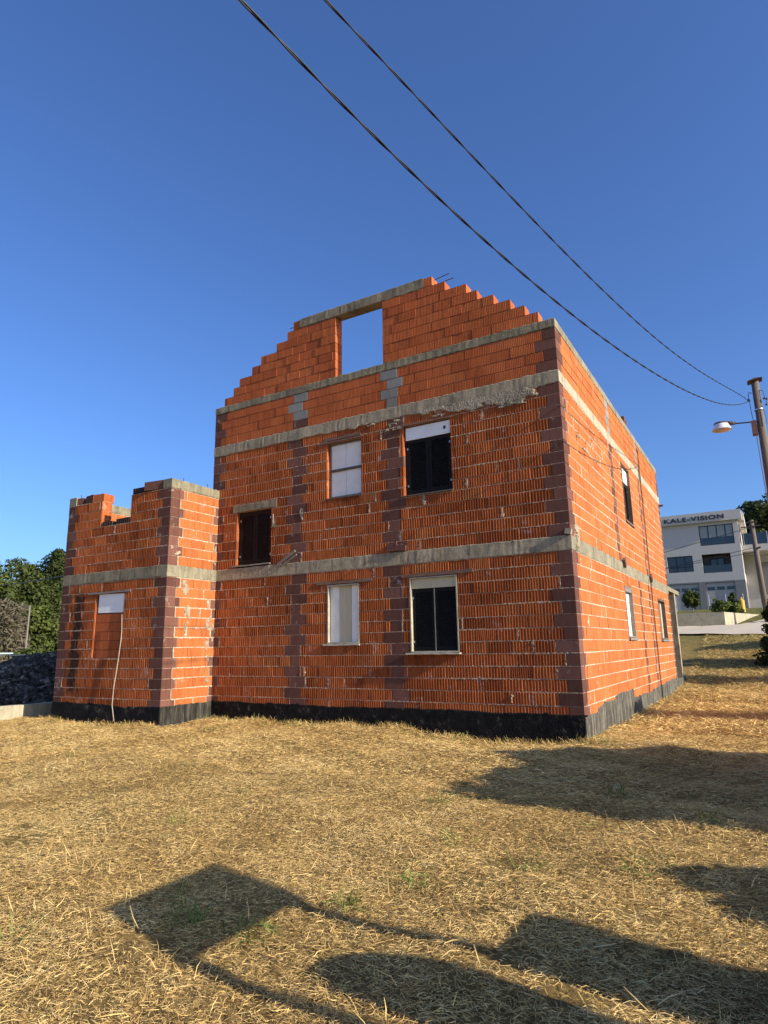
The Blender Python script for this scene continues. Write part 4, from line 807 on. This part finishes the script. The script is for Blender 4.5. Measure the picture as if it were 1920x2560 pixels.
def office_win(x0, x1, z0, z1, xs_, zs_, rec=0.12, gm=None):
    mb = MB(); fw = 0.07
    for a in (x0, *xs_, x1 - fw): fbox(mb, F_OFF, a, a + fw, z0, z1, -rec - 0.06, -rec)
    for a in (z0, *zs_, z1 - fw): fbox(mb, F_OFF, x0, x1, a, a + fw, -rec - 0.061, -rec - 0.001)
    w_ = mb.build('window', M_DFR, o); mb = MB(); fbox(mb, F_OFF, x0 + 0.01, x1 - 0.01, z0 + 0.01, z1 - 0.01, -rec - 0.05, -rec - 0.03); mb.build('glass', gm or M_GLASS, w_)
office_win(-1.56, 1.04, 9.06, 10.76, (-0.9, -0.25, 0.4), (), 0.06, M_PALEG)
mb = MB(); fbox(mb, F_OFF, -1.45, 0.95, 9.12, 9.72, -0.2, -0.05); mb.build('railing', M_GLASS, o)
office_win(-4.30, -2.28, 6.93, 8.31, (-3.62, -2.95), (7.33,)); office_win(-10.5, -7.0, 6.93, 8.31, (-9.4, -8.2), (7.33,))
mb = MB(); fbox(mb, F_OFF, -1.56, 0.60, 6.72, 8.31, -1.55, -1.5); fbox(mb, F_OFF, -1.56, 0.6, 6.66, 6.74, -1.5, -0.02); mb.build('loggia', M_GREYR, o)
mb = MB(); fbox(mb, F_OFF, -1.5, 0.55, 6.74, 7.36, -0.1, -0.06); mb.build('railing', M_GLASS, o)
office_win(-1.05, 0.05, 6.76, 8.08, (-0.55,), (), 1.38)
for a, b_ in ((-4.25, -2.03), (-1.54, 0.67)):
    mb = MB()
    for k in range(5): fbox(mb, F_OFF, a + 0.02, b_ - 0.02, 2.9 + k * 0.6, 3.485 + k * 0.6, -0.2, -0.12)
    g = mb.build('garage_door', M_GAR, o); mb = MB()
    for k in range(3):
        s_ = (b_ - a) / 3; fbox(mb, F_OFF, a + k * s_ + 0.1, a + (k + 1) * s_ - 0.06, 5.30, 5.56, -0.15, -0.115)
    mb.build('door_window', M_GLASS, g)
# terrace wing on the right
mb = MB(); mb.box((1.44, YB + 2.0, 8.55), (5.5, YB + 9, 9.1)); mb.build('balcony_slab', M_REND, o)
mb = MB(); mb.box((1.44, YB + 1.0, 11.1), (1.9, YB + 10, 11.8)); mb.build('eaves', M_REND, o)
mb = MB(); mb.box((1.6, YB + 2.06, 9.12), (5.4, YB + 2.1, 10.1)); bal = mb.build('railing', M_GLASS, o)
for x in (1.65, 2.5, 3.4, 4.3): 
    mb = MB(); mb.box((x, YB + 2.02, 9.1), (x + 0.05, YB + 2.055, 10.15)); mb.build('railing_post', M_REND, bal)
mb = MB(); mb.box((1.44, YB + 5.5, 2.9), (6, YB + 5.7, 8.54)); mb.build('wing_wall', M_REND, o)
mb = MB(); mb.box((2.3, YB + 5.4, 5.2), (3.3, YB + 5.49, 7.9)); mb.build('door', M_GREYR, o)
mb = MB(); mb.box((1.43, YB + 0.5, 9.1), (1.5, YB + 1.9, 10.7)); mb.build('side_window', M_GLASS, o)
# lettering
fc = bpy.data.curves.new('sign_text', 'FONT'); fc.body = 'KALE-VISION'; fc.extrude = 0.02; fc.offset = 0.016; fc.space_character = 1.12
fo = bpy.data.objects.new('sign_text', fc); COL.objects.link(fo); bpy.context.view_layer.update()
me = bpy.data.meshes.new_from_object(fo.evaluated_get(bpy.context.evaluated_depsgraph_get())); bpy.data.objects.remove(fo)
cs = np.zeros(len(me.vertices) * 3); me.vertices.foreach_get('co', cs); cs = cs.reshape(-1, 3); lo, hi = cs.min(0), cs.max(0)
q = (cs - lo) / (hi - lo); x0, x1, z0, z1 = -4.15, 0.48, 11.20, 11.58
nv = np.stack([x0 + q[:, 0] * (x1 - x0), YB - 0.35 - 0.06 + q[:, 2] * 0.0 + (0.06 - q[:, 2] * 0.06), z0 + q[:, 1] * (z1 - z0)], -1); me.vertices.foreach_set('co', nv.ravel()); me.materials.clear(); me.materials.append(M_DFR); me.update()
link('sign_letters', me, o)

# ------------------------------------------------------------------ slope: retaining wall, planting, fence, second pole
mb = MB(); mb.add([(-30, 30, 1.2), (0.58, 30, 1.2), (0.58, 30, 2.66), (-30, 30, 2.72), (-30, 30.3, 1.2), (0.40, 30.3, 1.2), (0.40, 30.3, 2.66), (-30, 30.3, 2.72)], [(0, 1, 2, 3), (7, 6, 5, 4), (3, 2, 6, 7), (0, 3, 7, 4)])
mb.add([(0.58, 30, 1.2), (2.6, 37.5, 1.2), (2.6, 37.5, 2.66), (0.58, 30, 2.66), (0.40, 30.3, 1.2), (2.3, 37.6, 1.2), (2.3, 37.6, 2.66), (0.40, 30.3, 2.66)], [(0, 1, 2, 3), (7, 6, 5, 4), (3, 2, 6, 7), (1, 5, 6, 2)])
tag(mb.build('retaining_wall', M_CONC_L), 'angled concrete retaining wall beside the gravel road below the white office', 'wall')
mb = MB(); mb.add([(-30, 30.28, 2.55), (0.3, 30.28, 2.55), (2.3, 37.6, 2.7), (2.3, 50.2, 3.6), (-30, 50.2, 3.6)], [(0, 1, 2, 3, 4)])
vb = mb.build('terrace', plain('terrace_grass', (0.10, 0.115, 0.04), 1.0, 0.4, 4, bmp=0.6)); vb['kind'] = 'structure'
tree('round_tree', -1.12, 32.0, 1.45, 1.2, 'mid', 31, 'small round-headed tree on a thin stem above the retaining wall', n_=34, per=110, leaf=0.075, trunk=0.22, tr=0.028, zb=2.64)
tree('yucca_shrub', 0.3, 32.3, 0.95, 1.15, 'light', 32, 'spiky light green shrub above the retaining wall corner', 'shrub', n_=26, per=90, leaf=0.07, trunk=0.03, tr=0.03, zb=2.62)
tree('shrub', 1.05, 32.9, 0.62, 0.9, 'light', 33, 'low light green bush right of the dwarf conifer on the retaining wall', 'shrub', n_=20, per=80, leaf=0.07, trunk=0.03, tr=0.03, zb=2.64)
tree('dwarf_conifer', 0.93, 34.0, 1.3, 0.95, 'dark', 34, 'dark layered dwarf conifer in front of the grey garage wall', 'tree', n_=40, per=80, leaf=0.07, trunk=0.05, tr=0.04, shape='cone', zb=2.66)
mb = MB(); mb.tube([(1.27, 38, 2.5), (1.27, 38, 3.68)], 0.18, 14); mb.tube([(1.27, 38, 3.68), (1.27, 38, 3.78)], [0.17, 0.06], 14); mb.tube([(1.27, 38, 3.78), (1.27, 38, 3.88)], 0.06, 10)
tag(mb.build('gas_tank', plain('yellow_paint', (0.60, 0.36, 0.03), 0.5, 0.1)), 'squat yellow tank beside the shrubs in front of the office', 'tank')
o = empty('mesh_fence', (0, 40, 3)); 
for x in np.arange(-6, 2.6, 1.05):
    mb = MB(); mb.tube([(x, 40, 2.6), (x, 40, 4.25)], 0.02, 6); mb.build('post', M_METAL, o)
mb = MB()
for z in np.arange(2.8, 4.3, 0.28): mb.tube([(-6, 40, z), (2.5, 40, z)], 0.003, 4)
for x in np.arange(-6, 2.6, 0.28): mb.tube([(x, 40, 2.7), (x, 40, 4.25)], 0.0025, 4)
mb.build('wire_mesh', M_GREYR, o); tag(o, 'thin wire mesh fence in front of the office garage doors', 'fence')
o = empty('utility_pole', (2.52, 31.5, 2)); mb = MB(); mb.tube([(2.62, 31.5, 1.6), (2.46, 31.5, 7.85)], [0.16, 0.12], 12); mb.build('pole', M_WOOD_P, o, True)
mb = MB(); mb.tube([(1.9, 31.4, 7.45), (2.9, 31.4, 7.5)], 0.04, 6); mb.build('crossarm', M_RUST, o); mb = MB(); mb.tube([(2.2, 31.4, 7.7), (2.7, 31.4, 7.75)], 0.035, 6); mb.build('crossarm', M_RUST, o); mb = MB(); mb.tube([(2.6, 31.38, 6.2), (2.75, 31.38, 6.25)], 0.06, 6); mb.build('crossarm', M_RUST, o)
tag(o, 'distant slimmer wooden utility pole with small crossarms in front of the office', 'utility pole')
for k, (z0, z1, sg, lab) in enumerate(((7.45, 6.15, 0.35, 'topmost thin cable sagging across the white office front'), (6.25, 5.3, 0.3, 'middle thin cable sagging across the white office front'), (6.0, 5.25, 0.15, 'lowest thin cable sagging across the white office front'))):
    mb = MB(); pts = []
    for q in range(21):
        t = q / 20; pts.append((2.45 + (-30 - 2.45) * t, 31.4 + 1.5 * t, z0 + (z1 - z0) * min(1, t * 4.5) * 1.0 - sg * 4 * t * (1 - t)))
    mb.tube(pts, 0.016, 5); tag(mb.build('thin_cable', M_CABLE), lab, 'cable', 'thin cables crossing the office')
tree('big_tree', 4.3, 63, 12.4, 7.4, 'dark', 41, 'big dark green tree behind the right end of the white office', n_=70, per=200, leaf=0.30, trunk=0.12, tr=0.3, zb=3.6)
tree('big_tree', 9.5, 66, 13, 9, 'dark', 44, 'broad dark tree right of the big tree behind the office, outside most of the frame', n_=60, per=150, leaf=0.34, trunk=0.12, tr=0.3, zb=3.6)
tree('small_tree', -5.0, 68, 11.1, 3.6, 'dark', 42, 'dark treetop showing above the office roof nearest the brick house', n_=34, per=90, leaf=0.26, trunk=0.15, tr=0.2, zb=3.9)
tree('small_tree', -2.6, 68, 11.4, 2.8, 'mid', 43, 'small treetop above the office roof over the middle of the lettering', n_=26, per=80, leaf=0.26, trunk=0.2, tr=0.2, zb=3.9)
tree('thuja_shrub', 3.2, 17.0, 3.4, 2.1, 'dark', 51, 'dark spiky evergreen shrub at the right edge of the photo', 'shrub', n_=90, per=130, leaf=0.075, trunk=0.02, tr=0.06, shape='cone', cr_=0.26, long=3.4)
# shrubs along the right boundary, mostly outside the frame; they throw the long shadows
BG = 'boundary shrubs that shade the lawn'
tree('boundary_shrub', 5.2, -3.5, 2.5, 1.8, 'dark', 61, 'wide dense shrub on the boundary level with the near corner of the brick house', 'shrub', BG, 60, 200, 0.13, 0.02, 0.08, shape='column')
tree('boundary_shrub', 5.0, -2.1, 2.6, 1.9, 'dark', 62, 'taller dense shrub on the boundary just beyond the wide one', 'shrub', BG, 60, 200, 0.13, 0.02, 0.08, shape='column')
tree('boundary_shrub', 5.9, -1.2, 2.5, 1.6, 'dark', 67, 'dense shrub on the boundary set back beside the taller one', 'shrub', BG, 46, 190, 0.13, 0.02, 0.08, shape='column')
tree('boundary_shrub', 4.4, -5.45, 1.1, 1.1, 'dark', 63, 'low shrub on the boundary nearest the camera', 'shrub', BG, 30, 150, 0.11, 0.02, 0.05)
tree('boundary_shrub', 4.9, 4.2, 2.35, 1.9, 'dark', 64, 'dense shrub on the boundary before the utility pole', 'shrub', BG, 46, 190, 0.13, 0.02, 0.08, shape='column')
tree('boundary_shrub', 5.2, 13.2, 2.6, 2.0, 'dark', 65, 'dense shrub on the boundary behind the utility pole', 'shrub', BG, 40, 160, 0.13, 0.02, 0.08, shape='column')
tree('boundary_shrub', 6.2, 20.4, 3.0, 2.4, 'dark', 66, 'farthest dense shrub on the boundary before the gravel road', 'shrub', BG, 40, 160, 0.14, 0.02, 0.08, shape='column')
# board on two posts and two added, unseen shadow casters right beside the viewer
gz = -0.5
o = empty('notice_board', (3.05, -7.35, gz)); R_ = Matrix.Rotation(0.06, 3, 'Z')
mb = MB(); bt, bb_ = (-7.30, gz + 1.83), (-7.49, gz + 1.40); mb.add([(3.0 + dx, yc + q * 0.50, z) for dx in (-0.012, 0.012) for (yc, z), q in ((bb_, -1), (bb_, 1), (bt, 1), (bt, -1))], [(0, 1, 2, 3), (7, 6, 5, 4), (0, 4, 5, 1), (1, 5, 6, 2), (2, 6, 7, 3), (3, 7, 4, 0)]); mb.build('board', M_METAL, o)
for y, zt in ((-7.08, 1.70), (-7.92, 1.46)):
    mb = MB(); mb.tube([(3.065, y, gz - 0.2), (3.065, y, gz + zt)], 0.05, 10); mb.build('post', M_METAL, o)
tag(o, 'plain metal board on two thin posts throwing the diamond shadow on the lawn', 'notice board')
mb = MB(); mb.lathe((3.0, -7.54, gz - 0.1), [(0, 0), (0.24, 0.0), (0.24, 1.0), (0.22, 1.1), (0.15, 1.17), (0.0, 1.2)], 24); tag(mb.build('round_shadow_caster', plain('caster_green', (0.03, 0.07, 0.04), 0.5, 0.1), smooth=True), 'round-topped green shape, unseen, added to cast the rounded shadow', 'shadow caster')
mb = MB(); mb.box((2.85, -7.12, gz - 0.2), (3.2, -6.54, gz + 0.72)); box_caster = mb.build('box_shadow_caster', M_GAR); tag(box_caster, 'low grey box, unseen, added to cast the square shadow', 'cabinet')
mb = MB(); mb.box((2.82, -7.15, gz + 0.721), (3.23, -6.51, gz + 0.76)); mb.build('lid', M_GAR, box_caster)

# ------------------------------------------------------------------ mown straw
def blades(n_, region, seed, lmin, lmax, wmin, wmax, lift, up=0.0, seg=2, pts=None):
    r2 = np.random.default_rng(seed)
    if pts is None: x, y = region(r2, n_)
    else: x, y = pts
    pit = np.sin(2.9 * x + 1.3 * y + 0.7) * np.sin(3.4 * y - 1.1 * x + 2.1) + 0.5 * np.sin(7.3 * x + 2) * np.sin(6.1 * y - 3 * x)
    if pts is None: ok = (pit < 0.95) | (r2.random(len(x)) < 0.25); x, y, pit = x[ok], y[ok], pit[ok]
    n_ = len(x); L = r2.uniform(lmin, lmax, n_); wd = r2.uniform(wmin, wmax, n_)
    th = np.where(r2.random(n_) < 0.6, r2.normal(0.15, 0.75, n_), r2.uniform(0, 6.28, n_)) + np.where(r2.random(n_) < 0.5, 0, math.pi)
    el = r2.normal(0.05, 0.17, n_) + up * r2.random(n_); cv = r2.normal(-0.05, 0.38, n_) * (1 if not up else 0.5); cz = r2.normal(-0.25, 0.3, n_)
    z0 = ground_h(x, y) + r2.random(n_) ** 1.5 * lift
    V_ = []; px, py, pz = x.copy(), y.copy(), z0.copy(); roll = r2.uniform(-1, 1, n_)
    for k in range(seg + 1):
        sx_ = -np.sin(th) * np.cos(roll); sy_ = np.cos(th) * np.cos(roll); sz_ = np.sin(roll)
        w_ = wd * (0.5 if k < seg else 0.18)
        V_.append(np.stack([px - sx_ * w_, py - sy_ * w_, pz - sz_ * w_], -1)); V_.append(np.stack([px + sx_ * w_, py + sy_ * w_, pz + sz_ * w_], -1))
        st = L / seg; px = px + np.cos(th) * np.cos(el) * st; py = py + np.sin(th) * np.cos(el) * st; pz = np.maximum(pz + np.sin(el) * st, ground_h(px, py) + 0.002)
        th = th + cv; el = el + cz
    V_ = np.stack(V_, 1); m_ = 2 * (seg + 1)
    q = np.array([(2 * k, 2 * k + 1, 2 * k + 3, 2 * k + 2) for k in range(seg)]); Q = (q[None] + (np.arange(n_) * m_)[:, None, None]).reshape(-1, 4)
    cl_ = np.sin(9.1 * x + 3.3 * y) * np.sin(8.3 * y - 2.7 * x + 1) + 0.6 * np.sin(17 * x - 6 * y) * np.sin(15 * y + 7 * x)
    patch = 0.42 + 0.22 * cl_ + 0.25 * np.sin(1.9 * x + 0.7 * y) * np.sin(1.1 * y - 0.6 * x + 1) + 0.15 * np.sin(4.3 * x + 2.2) * np.sin(3.7 * y)
    tn = np.clip(r2.random(n_) * 0.75 + patch * 0.35 - 0.06, 0, 1)
    return V_.reshape(-1, 3), Q, np.repeat(tn, seg)
def not_house(x, y): return ~(((x > -8.05) & (x < 0.0) & (y > -0.01)) | ((x > -XJ - WA) & (x < -XJ + 0.02) & (y > -PA - 0.01)))
def in_view(x, y, pad=1.2):
    vx, vy = x - 2.563, y + 10.339; f = -vx * 0.505 + vy * 0.863; s_ = vx * 0.863 + vy * 0.505
    return (np.abs(s_) < f * 0.62 + pad) & (f > 1.2)
def region_near(r2, n_):
    x = r2.uniform(-8, 4.2, n_ * 4); y = r2.uniform(-9.2, -3.5, n_ * 4); d = np.hypot(x - 2.56, y + 10.34)
    ok = in_view(x, y) & (r2.random(n_ * 4) < np.clip(6.0 / d, 0.3, 1) ** 1.3) & not_house(x, y); return x[ok][:n_], y[ok][:n_]
def region_mid(r2, n_):
    x = r2.uniform(-14, 4.2, n_ * 4); y = r2.uniform(-7.5, 1.5, n_ * 4); ok = in_view(x, y) & not_house(x, y) & ((y > -3.8) | (x < -7)) & ((x > -12.48)); return x[ok][:n_], y[ok][:n_]
def region_edge(r2, n_):
    x = r2.uniform(-11.3, 0.2, n_); y = np.where(x < -7.85, -PA, 0.0) - 0.02 - np.abs(r2.normal(0, 0.13, n_)); return x, y
def region_far(r2, n_):
    x = r2.uniform(-1.5, 4.5, n_ * 2); y = 1.5 + 22.3 * r2.random(n_ * 2) ** 1.4; ok = in_view(x, y) & not_house(x, y); return x[ok][:n_], y[ok][:n_]
STRAW = tint_mat('straw', [(0, (0.20, 0.12, 0.04)), (0.22, (0.47, 0.295, 0.10)), (0.55, (0.74, 0.50, 0.18)), (0.82, (0.90, 0.655, 0.265)), (0.95, (0.95, 0.77, 0.40)), (1, (0.44, 0.39, 0.11))], 0.8, 0.12)
parts_ = [blades(430000, region_near, 1, 0.015, 0.065, 0.0013, 0.0034, 0.026), blades(6000, region_near, 21, 0.06, 0.15, 0.0013, 0.0032, 0.03), blades(270000, region_mid, 2, 0.025, 0.095, 0.0022, 0.0055, 0.03), blades(5000, region_edge, 25, 0.05, 0.14, 0.003, 0.006, 0.03, up=1.1), blades(48000, region_far, 3, 0.06, 0.18, 0.005, 0.012, 0.05, up=0.4),
          blades(5000, region_near, 4, 0.05, 0.14, 0.002, 0.005, 0.04, up=0.9)]
Vs, Qs, Ts, off = [], [], [], 0
for V_, Q, T in parts_: Vs.append(V_); Qs.append(Q + off); Ts.append(T); off += len(V_)
straw = np_mesh('dry_grass', np.concatenate(Vs), np.concatenate(Qs), STRAW, np.concatenate(Ts)); straw['kind'] = 'stuff'
# fresh green tufts
tufts = [(-1.3, -7.9, 26, 0.16), (-0.55, -7.35, 60, 0.14), (-0.15, -7.25, 60, 0.12), (0.12, -6.7, 50, 0.13), (-0.9, -7.1, 20, 0.1), (0.35, -6.2, 40, 0.1), (0.9, -5.6, 40, 0.1), (0.2, -5.3, 40, 0.1), (1.6, -5.4, 30, 0.1), (1.95, -4.1, 40, 0.12), (-0.4, -4.3, 40, 0.1), (1.1, -3.3, 50, 0.12), (-2.2, -5.9, 30, 0.1), (-6.6, -4.0, 30, 0.1)]
r2 = np.random.default_rng(9); tx, ty = [], []
for (x, y, k, h_) in tufts: tx.append(r2.normal(x, 0.07, k)); ty.append(r2.normal(y, 0.07, k))
for k in range(60):     # along the plinth and scattered
    x = r2.uniform(-11.5, 0.3) if k < 36 else r2.uniform(-9, 2.2); y = (-1.42 - 0.25 * r2.random() if x < -7.9 else -0.1 - 0.4 * r2.random()) if k < 36 else r2.uniform(-7.5, 2)
    q = 14; tx.append(r2.normal(x, 0.08, q)); ty.append(r2.normal(y, 0.06, q))
fx, fy = region_far(r2, 16000); ok = (fy > 6) & (r2.random(len(fy)) < np.clip((fy - 4) / 18, 0, 1)); tx.append(fx[ok]); ty.append(fy[ok])
tx = np.concatenate(tx); ty = np.concatenate(ty); ok = not_house(tx, ty + 0.03)
V_, Q, T = blades(0, None, 12, 0.06, 0.17, 0.003, 0.007, 0.02, up=1.5, seg=3, pts=(tx[ok], ty[ok]))
gg = np_mesh('green_grass', V_, Q, tint_mat('fresh_grass', [(0, (0.07, 0.13, 0.02)), (0.5, (0.15, 0.22, 0.04)), (1, (0.30, 0.30, 0.08))], 0.6, 0.3), T); gg['kind'] = 'stuff'

twisted('overhead_cable', WIRE1, 0.012, 0.0062, 0.75, 'lower black twisted cable hanging slack across the sky to the lamp pole')
twisted('overhead_cable', WIRE2, 0.011, 0.0056, 0.75, 'upper black twisted cable running tighter across the sky to the lamp pole')
